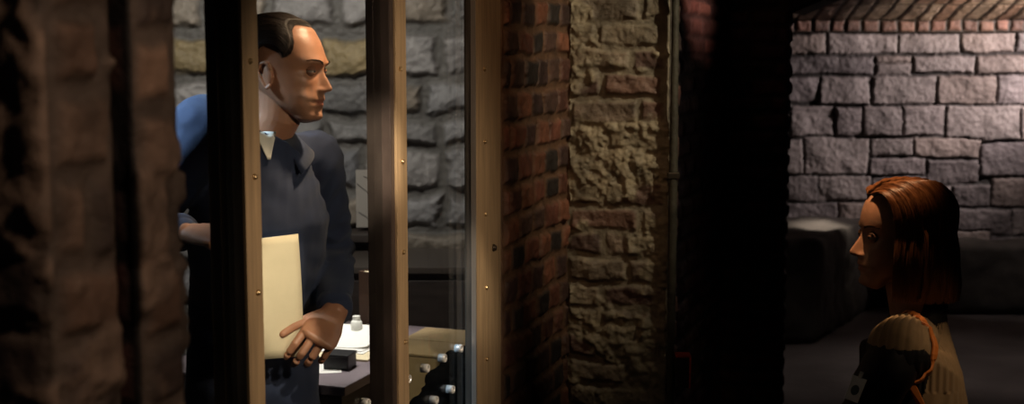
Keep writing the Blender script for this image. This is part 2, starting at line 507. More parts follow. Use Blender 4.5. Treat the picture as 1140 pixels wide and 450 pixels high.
def vault_col(a, b, c, d, r):
    if c < .05: return r.choice([(0.22, 0.11, 0.08), (0.17, 0.09, 0.065), (0.25, 0.14, 0.10)])
    return r.choice([(0.34, 0.26, 0.20), (0.30, 0.22, 0.165), (0.37, 0.285, 0.22), (0.26, 0.165, 0.12)])


Hh, cl = relief(U, V, rc, vault_col, (0.07, 0.055, 0.045), 0.014, 0.012, 0.008, 0.010, 8, 133)
v0 = 0.083; sl = R(17)
yy = WALL_Y - 0.03 - np.clip(arc - v0, 0, None) * math.cos(sl)
zz = spring_z + np.minimum(arc, v0) + np.clip(arc - v0, 0, None) * math.sin(sl)
ph = np.where(arc > v0, math.pi / 2 - sl, 0)
X = np.empty((nu, nv, 3)); X[..., 0] = (us + fx0)[:, None]; X[..., 1] = yy[None]; X[..., 2] = zz[None]
N = np.zeros((nu, nv, 3)); N[..., 1] = -np.cos(ph)[None]; N[..., 2] = -np.sin(ph)[None]
grid_mesh('ceiling', X, N, Hh, cl, M_BRICK)

# low rough ledges at the foot of the stone wall
def ledge(name, plan, z, seed):
    bm = bmesh.new()
    bot = [bm.verts.new((x, y, 0)) for x, y in plan]; tp = [bm.verts.new((x, y, z)) for x, y in plan]
    n = len(plan)
    for i in range(n): bm.faces.new((bot[i], bot[(i + 1) % n], tp[(i + 1) % n], tp[i]))
    bm.faces.new(tp); bm.faces.new(list(reversed(bot)))
    bmesh.ops.bevel(bm, geom=list(bm.edges), offset=0.03, segments=2, affect='EDGES')
    me = remeshed(bm, 0.025, 3, name=name)
    wrinkle(me, lambda c, n: 0.02 * (mnoise.fractal(c * 3.0, 1, 2, 5)) + 0.008 * mnoise.noise(c * 14))
    o = link(name, me, mat('ledge_stone', (0.075, 0.066, 0.058), 0.85, bump=0.4, bscale=14, vary=0.35, vscale=4)); o['kind'] = 'structure'


ledge('trim_1', [(1.75, 7.55), (1.98, 8.0), (2.25, 8.45), (2.4, 8.66), (1.5, 8.66), (1.45, 7.5)], 0.60, 3)
ledge('trim_2', [(2.45, 8.38), (3.9, 8.36), (3.9, 8.66), (2.45, 8.66)], 0.46, 4)

# bracket under the vault at the second pilaster
bm = bmesh.new()
prof = [(0.0, 1.83), (0.0, 2.6), (0.6, 2.6), (0.6, 2.05), (0.10, 1.87)]
a = [bm.verts.new(G(T2 - .03, -PROJ + .005 - x * 0.9, z)) for x, z in prof]; b = [bm.verts.new(G(T2 + .43, -PROJ + .005 - x * 0.9, z)) for x, z in prof]
bm.faces.new(a); bm.faces.new(list(reversed(b)))
for i in range(5): bm.faces.new((a[i], b[i], b[(i + 1) % 5], a[(i + 1) % 5]))
bmesh.ops.recalc_face_normals(bm, faces=bm.faces)
bmesh.ops.bevel(bm, geom=list(bm.edges), offset=0.015, segments=2, affect='EDGES')
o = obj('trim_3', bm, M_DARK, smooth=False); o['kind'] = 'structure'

# --- cell back wall, rubble stone
CELL_Y = 5.3
rows = [(-110, -52), (-52, -18), (-18, 30), (36, 88), (90, 131), (132, 166), (166, 217), (217, 256), (256, 292), (292, 340), (340, 390), (390, 440), (440, 520), (520, 620), (620, 690)]
cr = []; r_ = random.Random(20)
cuts = {3: [60, 130, 240, 350, 418, 492, 560, 620], 4: [40, 118, 262, 352, 420, 470, 556, 640], 2: [60, 140, 228, 305, 372, 436, 505, 590]}
for i, (y0, y1) in enumerate(rows):
    xs = cuts.get(i)
    if xs is None:
        xs = [20 + r_.uniform(-30, 30)]
        while xs[-1] < 640: xs.append(xs[-1] + r_.uniform(48, 105))
    for a, b in zip(xs, xs[1:]):
        p0 = P(a + 2.5, y1 - 2.5, CELL_Y); p1 = P(b - 2.5, y0 + 2.5, CELL_Y)
        cr.append((p0.x, p1.x, p0.z, p1.z))
cx0, cx1 = -2.3, 0.52
tan_z = (P(400, 88, CELL_Y).z, P(400, 36, CELL_Y).z)


def cell_col(a, b, c, d, r):
    if abs((c + d) / 2 - (tan_z[0] + tan_z[1]) / 2) < .03 and (a + b) / 2 < P(440, 60, CELL_Y).x:
        return (0.36, 0.27, 0.14)
    return r.choice([(0.25, 0.24, 0.24), (0.21, 0.205, 0.215), (0.19, 0.18, 0.175), (0.28, 0.26, 0.25), (0.24, 0.20, 0.16)])


def cell_make(U, V, k, L):
    return relief(U + cx0, V, cr, cell_col, (0.12, 0.11, 0.10), 0.024, 0.026, 0.019, 0.045, 6, 210, tilt=.8, round_=0.016, fs=8, fw=.8)


masonry_path('wall_back', [(cx0, CELL_Y), (cx1, CELL_Y)], 0.0, 2.6, 0.006, cell_make, M_STONE)

# floor and cell ceiling and the rest of the shell
bm = bmesh.new(); box(bm, (-2.6, -0.6, -0.1), (4.3, 9.2, 0.0)); o = obj('floor', bm, M_FLOOR, smooth=False); o['kind'] = 'structure'
bm = bmesh.new()
pl = [(-2.4, 1.6), (G(tn1, .03).x - .1, G(tn1, .03).y - .2), (G(tn1, 0.03).x, G(tn1, .03).y), (G(0.3, 0.03).x, G(.3, .03).y), (cx1, CELL_Y), (-2.4, CELL_Y)]
a = [bm.verts.new((x, y, 2.62)) for x, y in pl]; b = [bm.verts.new((x, y, 2.70)) for x, y in pl]
bm.faces.new(list(reversed(a))); bm.faces.new(b)
for i in range(6): bm.faces.new((a[i], a[(i + 1) % 6], b[(i + 1) % 6], b[i]))
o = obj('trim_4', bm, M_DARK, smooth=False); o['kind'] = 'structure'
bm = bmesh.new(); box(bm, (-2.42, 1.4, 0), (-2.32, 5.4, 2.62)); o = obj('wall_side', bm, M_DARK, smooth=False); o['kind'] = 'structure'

# ------------------------------------------------------------------ glass front: posts and panes
ROT = ANG


def frame_thing(name, label, cat, t, d, z=0):
    return thing(name, label, cat, G(t, d, z), ROT)


def rivet_mesh(r, h):
    bm = bmesh.new()
    bmesh.ops.create_cone(bm, cap_ends=True, segments=14, radius1=r * 1.25, radius2=r * 1.1, depth=h * .5)
    for v in bm.verts: v.co = Vector((v.co.x, -v.co.z - h * .25, v.co.y))
    res = bmesh.ops.create_uvsphere(bm, u_segments=14, v_segments=8, radius=r)
    for v in res['verts']: v.co = Vector((v.co.x, v.co.y * .8 - h * .5, v.co.z))
    return bm


RIV = bpy.data.meshes.new('rivet'); b_ = rivet_mesh(0.0042, 0.004); b_.to_mesh(RIV); b_.free()
STUD = bpy.data.meshes.new('stud'); b_ = rivet_mesh(0.0075, 0.006); b_.to_mesh(STUD); b_.free()


def post(label, xl, xm, xr, channel_mat, riv_px, seal=0.0, trim=False, studs=()):
    t0 = t_at(xm, 0.0); t1 = t_at(xr, 0.0); dd = d_at(xl, t0); W = t1 - t0
    th = frame_thing('steel_post', label, 'post', t0, 0)
    bm = bmesh.new(); box(bm, (0, 0.004, 0.0), (W, dd, 2.6), bevel=0.002); obj('channel', bm, channel_mat, th, smooth=False)
    bm = bmesh.new(); box(bm, (seal, -0.001, 0.0), (W + .001, 0.005, 2.6), bevel=0.0012)
    if seal > 0: pass
    obj('bronze_strip', bm, M_BRASS, th, smooth=False)
    if trim:
        bm = bmesh.new(); box(bm, (-0.004, -0.002, 0.0), (0.0, 0.010, 2.6), bevel=0.001); obj('edge_trim', bm, M_CHROME2, th, smooth=False)
    for (px, py) in riv_px:
        tt = t_at(px, 0) - t0
        g = G(t_at(px, 0), 0); z = P(px, py, g.y).z
        o = link('rivet', RIV, None, th); o.location = (tt, -0.001, z)
    for (px, py) in studs:
        tt = t_at(px, 0) - t0
        o = link('stud', STUD, None, th)
        g = G(max(tt, 0.012) + t0, 0); o.location = (max(tt, 0.012), -0.001, P(px, py, g.y).z)
    return th, t0, t1, dd


M_CHROME2 = mat('edge_trim', (0.55, 0.48, 0.42), 0.3, metal=0.8)
RIV.materials.append(M_RIVET); STUD.materials.append(M_STUD)
pA = post('thick black steel post with a pale bronze edge, in front of the man in blue', 232.5, 273, 290, M_STEEL,
          [(281, -61), (281, 68), (283, 197), (284, 326)])
pB = post('brown steel post with one row of rivets, between the man and the dark coat', 409, 437.5, 453, M_BROWNSTEEL,
          [(446, -26), (446, 77), (447.5, 180), (448, 281), (449, 381)], seal=0.018)
pC = post('wide bronze riveted post standing right against the red brick return', 517, 529.5, 557, M_STEEL,
          [(539, -4), (539, 77), (539.5, 158), (540, 239), (540.5, 320), (541, 400)], trim=True, studs=[(549, 276)])

# panes with ventilation holes
def pane(name, ta, tb, holes):
    bm = bmesh.new(); dg = 0.022
    box(bm, (ta + .001, dg, 0.0), (tb - .001, dg + .010, 2.6))
    me = bpy.data.meshes.new(name); bm.to_mesh(me); bm.free()
    o = link(name, me, M_GLASS, smooth=False); o.location = (OX, OY, 0); o.rotation_euler = (0, 0, ROT); o['kind'] = 'structure'
    for (t, z) in holes:
        bm = bmesh.new()
        # short pale sleeve added to stand for the lit rim of the drilled hole
        n = 20; ro, ri = 0.0095, 0.0052; prof = [(ri, 0), (ri + .0012, -.003), (ro - .001, -.0035), (ro, -.0012), (ro, 0.013), (ri, 0.013)]
        rings = [[bm.verts.new((r * math.cos(2 * math.pi * k / n), y, r * math.sin(2 * math.pi * k / n))) for k in range(n)] for r, y in prof]
        for q in range(len(rings)):
            A, B = rings[q], rings[(q + 1) % len(rings)]
            for k in range(n): bm.faces.new((A[k], A[(k + 1) % n], B[(k + 1) % n], B[k]))
        bmesh.ops.recalc_face_normals(bm, faces=bm.faces)
        h = obj('vent_lit_rim', bm, M_CHROME, o); h.location = (t, dg - .0005, z)
    return o


holes = []
for k in range(6): holes.append((t_at(513, .02) - .1 * k, 1.008))
for k in range(6): holes.append((t_at(521, .02) - .098 * k, 0.925))
for k in range(6): holes.append((t_at(513, .02) - .1 * k, 0.842))
w3 = [(t, z) for t, z in holes if pB[2] + .02 < t < pC[1] - .012]
w2 = [(t, z) for t, z in holes if pA[2] + .02 < t < pB[1] - .02]
pane('window_1', tn1 + .03, pA[1], [])
pane('window_2', pA[2], pB[1], w2)
pane('window_3', pB[2], pC[1], w3)

# pipe and small red-edged box on the pilaster's outer edge
pt = thing('conduit_pipe', 'thin dark grey-green pipe running up the outer edge of the brick pilaster', 'pipe', G(-0.03, -PROJ - .022))
bm = bmesh.new(); loft(bm, [(0, 0, z) for z in np.linspace(0.0, 2.58, 24)], [.011 + .0012 * math.sin(7 * q) for q in range(24)], n=14)
obj('tube', bm, mat('pipe_paint', (0.05, 0.044, 0.03), .6, bump=.5, bscale=40, vary=.6, vscale=14), pt)
zb = P(757, 414, 3.6).z
for zc in (0.7, 1.35, 1.9):
    bm = bmesh.new(); box(bm, (-.016, -.014, zc - .008), (.016, .014, zc + .008), bevel=.002); obj('clip', bm, M_STUD, pt, smooth=False)
bt = thing('switch_box', 'small dark box with a worn red front edge on the pilaster beside the pipe', 'box', (pt.location.x + .034, pt.location.y - .004, zb))
bm = bmesh.new(); box(bm, (-.022, -.02, -.045), (.016, .02, .042), bevel=.003); obj('body', bm, mat('box_black', (.03, .022, .02), .5), bt, smooth=False)
bm = bmesh.new(); box(bm, (.014, -.021, -.046), (.019, .021, .042), bevel=.001); box(bm, (-.022, -.021, .040), (.019, .021, .046), bevel=.001)
obj('rim', bm, mat('box_red', (.62, .07, .04), .5, vary=.4, vscale=60), bt, smooth=False)

# ------------------------------------------------------------------ cell furniture and papers
M_MAUVE = mat('mauve_top', (0.19, 0.15, 0.17), 0.55, bump=0.08, bscale=80, vary=0.15)
M_DWOOD = mat('dark_wood', (0.045, 0.034, 0.030), 0.5, bump=0.15, bscale=20, vary=0.4, vscale=6, stretch=(1, 1, 8))
M_PAPER = mat('white_paper', (0.80, 0.78, 0.74), 0.85, spec=.2)
M_CREAM = mat('cream_paper', (0.72, 0.62, 0.42), 0.85, spec=.2, vary=.06, vscale=14)
M_TAN = mat('tan_card', (0.50, 0.36, 0.19), 0.8, spec=.2, bump=.08, bscale=25, vary=.12, vscale=12)
M_BLACK = mat('black_plastic', (0.012, 0.012, 0.014), 0.35)

DZ = 0.78
cor = P(384, 431, 1.0)
Yc = (CAM_Z - DZ) / (CAM_Z - cor.z)
cor = P(384, 431, Yc)
s_ = Vector((cor.x - OX, cor.y - OY)); TD = s_.x * UX + s_.y * UY; DD = s_.x * BX + s_.y * BY
dk = thing('desk', 'low mauve-grey topped desk in the cell beside the man in blue', 'desk', G(TD, DD, 0), ROT)
LD, WD = 0.80, 0.62
bm = bmesh.new(); box(bm, (0, 0, DZ - .028), (LD, WD, DZ), bevel=.005); obj('top', bm, M_MAUVE, dk, smooth=False)
bm = bmesh.new(); box(bm, (.02, .02, DZ - .12), (LD - .02, WD - .02, DZ - .028)); obj('apron', bm, M_DWOOD, dk, smooth=False)
for (x, y) in ((.03, .03), (LD - .08, .03), (.03, WD - .08), (LD - .08, WD - .08)):
    bm = bmesh.new(); box(bm, (x, y, 0), (x + .05, y + .05, DZ - .12), bevel=.004); obj('leg', bm, M_DWOOD, dk, smooth=False)


def on_desk(px, py, z=DZ):
    p = P(px, py, 1.0); return P(px, py, (CAM_Z - z) / (CAM_Z - p.z))


def sheet(name, c, sx, sy, rz, m, th, z, label, cat, curl=0.0, group=None):
    bm = bmesh.new(); n = 12
    g = [[None] * (n + 1) for _ in range(n + 1)]; g2 = [[None] * (n + 1) for _ in range(n + 1)]
    for i in range(n + 1):
        for j in range(n + 1):
            x, y = (i / n - .5) * sx, (j / n - .5) * sy
            h = curl * max(0, (i / n - .6) / .4) ** 2 + curl * .3 * max(0, (.3 - j / n) / .3) ** 2
            g[i][j] = bm.verts.new((x, y, h + th)); g2[i][j] = bm.verts.new((x, y, h))
    for i in range(n):
        for j in range(n):
            bm.faces.new((g[i][j], g[i + 1][j], g[i + 1][j + 1], g[i][j + 1])); bm.faces.new((g2[i][j], g2[i][j + 1], g2[i + 1][j + 1], g2[i + 1][j]))
    for i in range(n):
        for (A, B, cx, cy) in ((i, i + 1, 0, 0),):
            bm.faces.new((g[A][0], g2[A][0], g2[B][0], g[B][0])); bm.faces.new((g[B][n], g2[B][n], g2[A][n], g[A][n]))
            bm.faces.new((g[0][B], g2[0][B], g2[0][A], g[0][A])); bm.faces.new((g[n][A], g2[n][A], g2[n][B], g[n][B]))
    o = obj(name, bm, m, smooth=False); o.location = (c.x, c.y, z); o.rotation_euler = (0, 0, rz)
    return set_props(o, label, cat, group)


fc = on_desk(391, 388)
sheet('folder', fc, .30, .24, ROT + .02, M_CREAM, .006, DZ, 'cream folder lying flat under the bright white papers on the desk', 'folder')
for k, (dx, dy, rz) in enumerate(((0.0, 0.0, .05), (.012, .03, -.10), (-.01, .05, .16))):
    lab = ['white sheet on the cream folder, bottom of the desk papers', 'white sheet askew in the middle of the desk papers', 'white sheet with a raised edge, topmost of the desk papers'][k]
    c = fc + Vector((dx, dy + .03, 0))
    sheet('paper_sheet', c, .24, .17, ROT + rz, M_PAPER, .0018, DZ + .006 + .0022 * k, lab, 'paper', curl=0.0 if k < 2 else .02)
sc = on_desk(350, 412)
sheet('note_sheet', sc, .10, .15, ROT + .5, M_PAPER, .001, DZ, 'small white note lying on the front corner of the desk below the hand', 'paper', .004)
kc = on_desk(371, 412)
kb = thing('ink_box', 'small black box on the desk below the man\'s hand', 'box', (kc.x, kc.y, DZ), ROT + .1)
bm = bmesh.new(); box(bm, (0, -.045, 0), (.07, .03, .036), bevel=.003); obj('body', bm, M_BLACK, kb, smooth=False)
bm = bmesh.new(); box(bm, (-.002, -.047, .036), (.072, .032, .044), bevel=.002); obj('lid', bm, M_BLACK, kb, smooth=False)

M_JAR = mat('white_jar', (0.85, 0.85, 0.80), .3)
for (px, py, lab, capc) in ((345, 374, 'small white jar at the desk back, left of the sleeve', (.75, .72, .3)), (397, 374, 'small white jar at the desk back, right of the sleeve', (.8, .8, .75))):
    c = on_desk(px, py)
    j = thing('jar', lab, 'jar', (c.x, c.y, DZ), 0, 'jars on the desk')
    bm = bmesh.new(); loft(bm, [(0, 0, .002), (0, 0, .02), (0, 0, .045), (0, 0, .052)], [.016, .019, .018, .012], n=18, cap=False); obj('body', bm, M_JAR, j)
    bm = bmesh.new(); loft(bm, [(0, 0, .0515), (0, 0, .064)], [.012, .012], n=18, cap=False); obj('lid', bm, mat('jar_lid', capc, .4), j, smooth=False)

# brown book box standing at the desk back, near the brown post
c = on_desk(411, 370)
bx = thing('book', 'brown book standing upright at the back of the desk near the brown post', 'book', (c.x, c.y, DZ), ROT - .2)
bm = bmesh.new(); box(bm, (-.02, -.10, .0), (-.016, .02, .20)); box(bm, (.016, -.10, .0), (.02, .02, .20)); box(bm, (-.02, .02, 0), (.02, .024, .20), bevel=.001)
obj('cover', bm, mat('book_brown', (.06, .030, .018), .6), bx, smooth=False)
bm = bmesh.new(); box(bm, (-.0155, -.096, .003), (.0155, .0195, .196)); obj('page_block', bm, M_CREAM, bx, smooth=False)

# dark chest against the back wall
ch = thing('cabinet', 'low dark wooden cabinet against the stone wall of the cell', 'cabinet', (-.42, 4.98, 0))
bm = bmesh.new(); box(bm, (-.40, -.20, .05), (.62, .22, .885), bevel=.004); obj('body', bm, M_DWOOD, ch, smooth=False)
bm = bmesh.new(); box(bm, (-.42, -.225, .885), (.64, .235, .91), bevel=.004); obj('top', bm, mat('cabinet_top', (.075, .06, .05), .35), ch, smooth=False)
for r2 in range(3):
    bm = bmesh.new(); box(bm, (-.38, -.214, .20 + r2 * .225), (.60, -.199, .41 + r2 * .225), bevel=.004); obj('drawer', bm, M_DWOOD, ch, smooth=False)
bm = bmesh.new(); box(bm, (-.38, -.18, 0), (.60, .20, .05)); obj('plinth', bm, M_BLACK, ch, smooth=False)

# tan carton on a stool, seen between the posts
ctz = 0.90 - .45
c0 = G(-.43, .20)
ct = thing('carton', 'tan carton with its flaps shut, between the two bronze edged posts', 'box', (c0.x, c0.y, 0.45), ROT)
bm = bmesh.new(); box(bm, (0, 0, 0), (.31, .18, ctz - .004), bevel=.003); obj('body', bm, M_TAN, ct, smooth=False)
bm = bmesh.new(); box(bm, (-.004, -.004, ctz - .004), (.153, .184, ctz + .002), bevel=.001); obj('flap', bm, M_TAN, ct, smooth=False)
bm = bmesh.new(); box(bm, (.156, -.004, ctz - .004), (.314, .184, ctz + .002), bevel=.001); obj('flap', bm, M_TAN, ct, smooth=False)
sp = G(-.275, .29)
stl = thing('stool', 'dark wooden stool carrying the tan carton', 'stool', (sp.x, sp.y, 0), ROT)
bm = bmesh.new(); box(bm, (-.15, -.09, .42), (.16, .09, .45), bevel=.004); obj('seat', bm, M_DWOOD, stl, smooth=False)
for x in (-1, 1):
    for y in (-1, 1):
        bm = bmesh.new(); loft(bm, [(x * .13, y * .072, 0.015), (x * .12, y * .062, .42)], [.014, .016], n=12); obj('leg', bm, M_DWOOD, stl)

# chair with a black coat over its back, right behind the glass
chx = G(-.61, .30)
cr_ = thing('wooden_chair', 'dark wooden chair under the black coat behind the glass', 'chair', (chx.x, chx.y, 0), ROT)
bm = bmesh.new(); box(bm, (-.16, -.15, .42), (.15, .08, .45), bevel=.006); obj('seat', bm, M_DWOOD, cr_, smooth=False)
for (x, y) in ((-.14, .06), (.13, .06)):
    bm = bmesh.new(); loft(bm, [(x, y, .018), (x, y, .42)], [.015, .018], n=12); obj('leg', bm, M_DWOOD, cr_)
for x in (-.14, .13):
    bm = bmesh.new(); loft(bm, [(x, -.15, .018), (x, -.155, .45), (x, -.17, .85)], [.015, .017, .013], n=12); obj('leg', bm, M_DWOOD, cr_)
bm = bmesh.new()
for z in (.62, .74, .835): box(bm, (-.14, -.178, z - .022), (.13, -.160, z + .022), bevel=.003)
obj('backrest', bm, M_DWOOD, cr_)

bm = bmesh.new()
top_ = []
for px, py in ((464, 456), (473, 441), (484, 432), (489, 420), (498, 412), (503, 402), (512, 394), (520, 390)):
    g_ = G(t_at(px, .13), .13); top_.append(P(px, py, g_.y))
nv_ = Vector((BX, BY, 0))
for i in range(len(top_) - 1):
    a, b = top_[i] - Vector((0, 0, .022)), top_[i + 1] - Vector((0, 0, .022))
    loft(bm, [a, b], [.026, .026], n=14)
    for sd in (-.030, .028):                                   # the two hanging sides
        q0, q1 = a.lerp(b, .5) + nv_ * sd, a.lerp(b, .5) + nv_ * sd * 1.3; q1.z = .50 + .03 * (i % 3)
        loft(bm, [q0, q0.lerp(q1, .5), q1], [.034, .036, .034], [.016, .020, .018], hint=nv_, n=14)
me = remeshed(bm, .006, 3, name='black_coat')
wrinkle(me, lambda c, n: .010 * mnoise.noise(c * 18) + .008 * mnoise.noise(c * 38) + .004 * mnoise.noise(c * 90))
o = link('black_coat', me, mat('black_cloth', (.006, .006, .0065), 1.0, spec=.05, bump=.3, bscale=120))
set_props(o, 'crumpled black coat hanging over a chair back behind the bright vent holes', 'coat')

# wall shelf and pinned drawing
p = P(385, 262, 5.18)
sh = thing('wall_shelf', 'narrow dark shelf on the stone wall behind the man\'s left arm', 'shelf', (p.x, p.y, p.z))
bm = bmesh.new(); box(bm, (-.16, -.07, -.018), (.20, .12, .012), bevel=.003); obj('board', bm, M_DWOOD, sh, smooth=False)
for x in (-.10, .14):
    bm = bmesh.new(); box(bm, (x, -.04, -.075), (x + .016, .12, -.018)); obj('bracket', bm, M_STUD, sh, smooth=False)
p = P(405, 222, 5.20)
dr = thing('drawing', 'pale upright drawing pinned to the stone wall, half behind the brown post', 'drawing', (p.x, p.y, p.z), 0)
bm = bmesh.new(); box(bm, (-.030, .0, -.11), (.10, .003, .115)); obj('sheet', bm, mat('drawing_paper', (.40, .36, .32), .85), dr, smooth=False)
bm = bmesh.new()
for (x0, z0, x1, z1) in ((-.025, .06, .05, -.01), (.05, -.01, .09, -.09), (-.02, -.05, .03, -.09), (.0, .09, .08, .05), (.02, .10, .03, -.02)):
    loft(bm, [(x0, -.0008, z0), ((x0 + x1) / 2 + .006, -.0008, (z0 + z1) / 2), (x1, -.0008, z1)], [.003, .003, .003], [.001] * 3, n=8)
obj('charcoal_line', bm, M_BLACK, dr)
bm = bmesh.new(); ellipsoid(bm, (.03, -.004, .105), (.005, .004, .005), seg=12); obj('pin', bm, M_STUD, dr)

# ------------------------------------------------------------------ people
def interp(xs, ys, x):
    """smooth (monotone-ish cubic) interpolation"""
    xs = np.array(xs, float); ys = np.array(ys, float); o = np.argsort(xs); xs, ys = xs[o], ys[o]
    m = np.gradient(ys, xs)
    i = np.clip(np.searchsorted(xs, x) - 1, 0, len(xs) - 2); h = xs[i + 1] - xs[i]; t = np.clip((x - xs[i]) / h, 0, 1)
    return (2 * t**3 - 3 * t**2 + 1) * ys[i] + (t**3 - 2 * t**2 + t) * h * m[i] + (-2 * t**3 + 3 * t**2) * ys[i + 1] + (t**3 - t**2) * h * m[i + 1]


def head_bm(female=False):
    """face towards +X, eye line at z=0, origin on the ear axis; in metres"""
    zt, zb = 11.6, -11.9
    if female:
        F = {11.6: -.5, 11.2: 3, 10: 5.6, 8: 7.8, 6: 8.7, 4: 9.1, 2.4: 9.15, 1: 8.85, 0: 8.6, -2: 8.8, -4.4: 9.0, -6: 9.1, -7: 8.9, -8: 8.7, -9.2: 8.4, -10.2: 8.6, -11.2: 7.6, -11.9: 5.5}
        Wd = {11.6: .1, 11.2: 3, 10: 5, 8: 6.5, 5: 7.2, 2: 7.2, 0: 7.0, -2: 6.7, -4: 6.2, -6: 5.6, -8: 4.7, -10: 3.2, -11.2: 2.2, -11.9: .6}
    else:
        F = {11.6: -.5, 11.2: 3, 10: 5.6, 8: 7.2, 6: 8.3, 4: 9.1, 2.4: 9.7, 1: 9.3, 0: 8.9, -2: 9.0, -4.7: 9.2, -6: 9.4, -7: 9.2, -8: 9.1, -9.2: 8.9, -10.3: 9.1, -11.3: 8.0, -11.9: 5.8}
        Wd = {11.6: .1, 11.2: 3, 10: 5.1, 8: 6.8, 5: 7.6, 2: 7.6, 0: 7.4, -2: 7.2, -4: 6.9, -6: 6.5, -8: 5.7, -10: 4.1, -11.3: 2.8, -11.9: .8}
    B = {11.6: -1.5, 11.2: -4.5, 10: -6.8, 8: -8.7, 5: -9.8, 2: -9.8, 0: -9.3, -2: -8.3, -4: -6.6, -6: -4.2, -8: -1.2, -10: 2.2, -11.3: 4.0, -11.9: 4.6}
    nz, nt = 190, 220
    # closer spacing near both poles
    k = np.linspace(0, 1, nz); z = zb + (zt - zb) * (0.5 - 0.5 * np.cos(math.pi * k)) * .5 + (zt - zb) * k * .5
    f = interp(list(F), list(F.values()), z); b = interp(list(B), list(B.values()), z); wd = np.maximum(interp(list(Wd), list(Wd.values()), z), .05)
    q = np.linspace(-1, 1, nt, endpoint=False); th = math.pi * (np.sign(q) * np.abs(q) ** 1.25)
    Z, T = np.meshgrid(z, th, indexing='ij')
    cx, a = ((f + b) / 2)[:, None], ((f - b) / 2)[:, None]
    e = 2 / 2.25
    cs, sn = np.cos(T), np.sin(T)
    x = cx + a * np.sign(cs) * np.abs(cs) ** e; y = wd[:, None] * np.sign(sn) * np.abs(sn) ** e
    front = sstep(.1, .55, cs)
    g = lambda y0, z0, sy, sz: np.exp(-((np.abs(y) - y0) / sy) ** 2 - ((Z - z0) / sz) ** 2)
    s = .82 if female else 1.0
    nz_ = interp([2.0, 1.0, 0, -1, -2, -3, -3.7, -4.3, -4.8, -5.3, -6], [0, .3, .75, 1.3, 1.85, 2.4, 2.7, 2.35, .8, .08, 0], Z)
    nw = interp([2, 0, -2, -3.5, -4.4, -5.2], [.65, .7, .85, 1.1, 1.35, 1.3], Z)
    dx = nz_ * np.exp(-(np.abs(y) / (nw * (.88 if female else 1))) ** 2.3) * (.95 if female else 1.0)
    dx += .45 * g(1.45, -4.2, .5, .55)                         # alae
    dx += -1.25 * g(3.1, .1, 1.5, 1.05) + .55 * g(3.2, -.1, 1.15, .62) + .18 * g(3.2, .62, 1.3, .22) - .15 * g(3.2, .25, 1.2, .14)   # socket, ball, lid
    dx += (.15 if female else .62) * g(2.6, 1.85, 2.1, .6)    # brow ridge
    dx += .35 * g(5.2, -2.2, 1.6, 1.3)                         # cheek bone
    dx += -.22 * g(3.9, -4.6, .6, 1.6) * (0.4 if female else 1)  # nasolabial fold
    dx += .42 * g(0, -6.35, 2.1, .38) - .38 * g(0, -6.95, 2.4, .20) + .45 * g(0, -7.55, 1.7, .48) - .3 * g(0, -8.7, 1.8, .5) + .4 * g(0, -10.3, 1.7, 1.1)
    dx += -.3 * g(2.7, -6.95, .4, .35)
    x = x + dx * front
    bm = bmesh.new()
    vs = [[bm.verts.new((x[i, j] / 100, y[i, j] / 100, Z[i, j] / 100)) for j in range(nt)] for i in range(nz)]
    for i in range(nz - 1):
        for j in range(nt): bm.faces.new((vs[i][j], vs[i][(j + 1) % nt], vs[i + 1][(j + 1) % nt], vs[i + 1][j]))
    bm.faces.new(list(reversed(vs[0]))); bm.faces.new(vs[-1])
    for sgn in (1, -1):                                        # ears
        Mx = Matrix.Rotation(R(20 * sgn), 3, 'Z') @ Matrix.Rotation(R(-12), 3, 'Y')
        ellipsoid(bm, (-.008, sgn * .074, -.014), (.014, .007, .027), Mx)
        pts = [Vector((.006, .004, -.030)), Vector((-.004, .006, -.034)), Vector((-.013, .011, -.012)), Vector((-.018, .013, .012)), Vector((-.008, .012, .030)), Vector((.008, .008, .028)), Vector((.012, .004, .014))]
        pts = spline([Vector((-.008, sgn * .074, -.014)) + Mx @ Vector((p.x * .9, p.y * sgn * .8, p.z * .88)) for p in pts], 22)
        loft(bm, pts, [.0036] * 22, n=10)
    return bm


def add_bm(dst, src, M):
    me = bpy.data.meshes.new('t'); src.transform(M); src.to_mesh(me); src.free(); dst.from_mesh(me); bpy.data.meshes.remove(me)


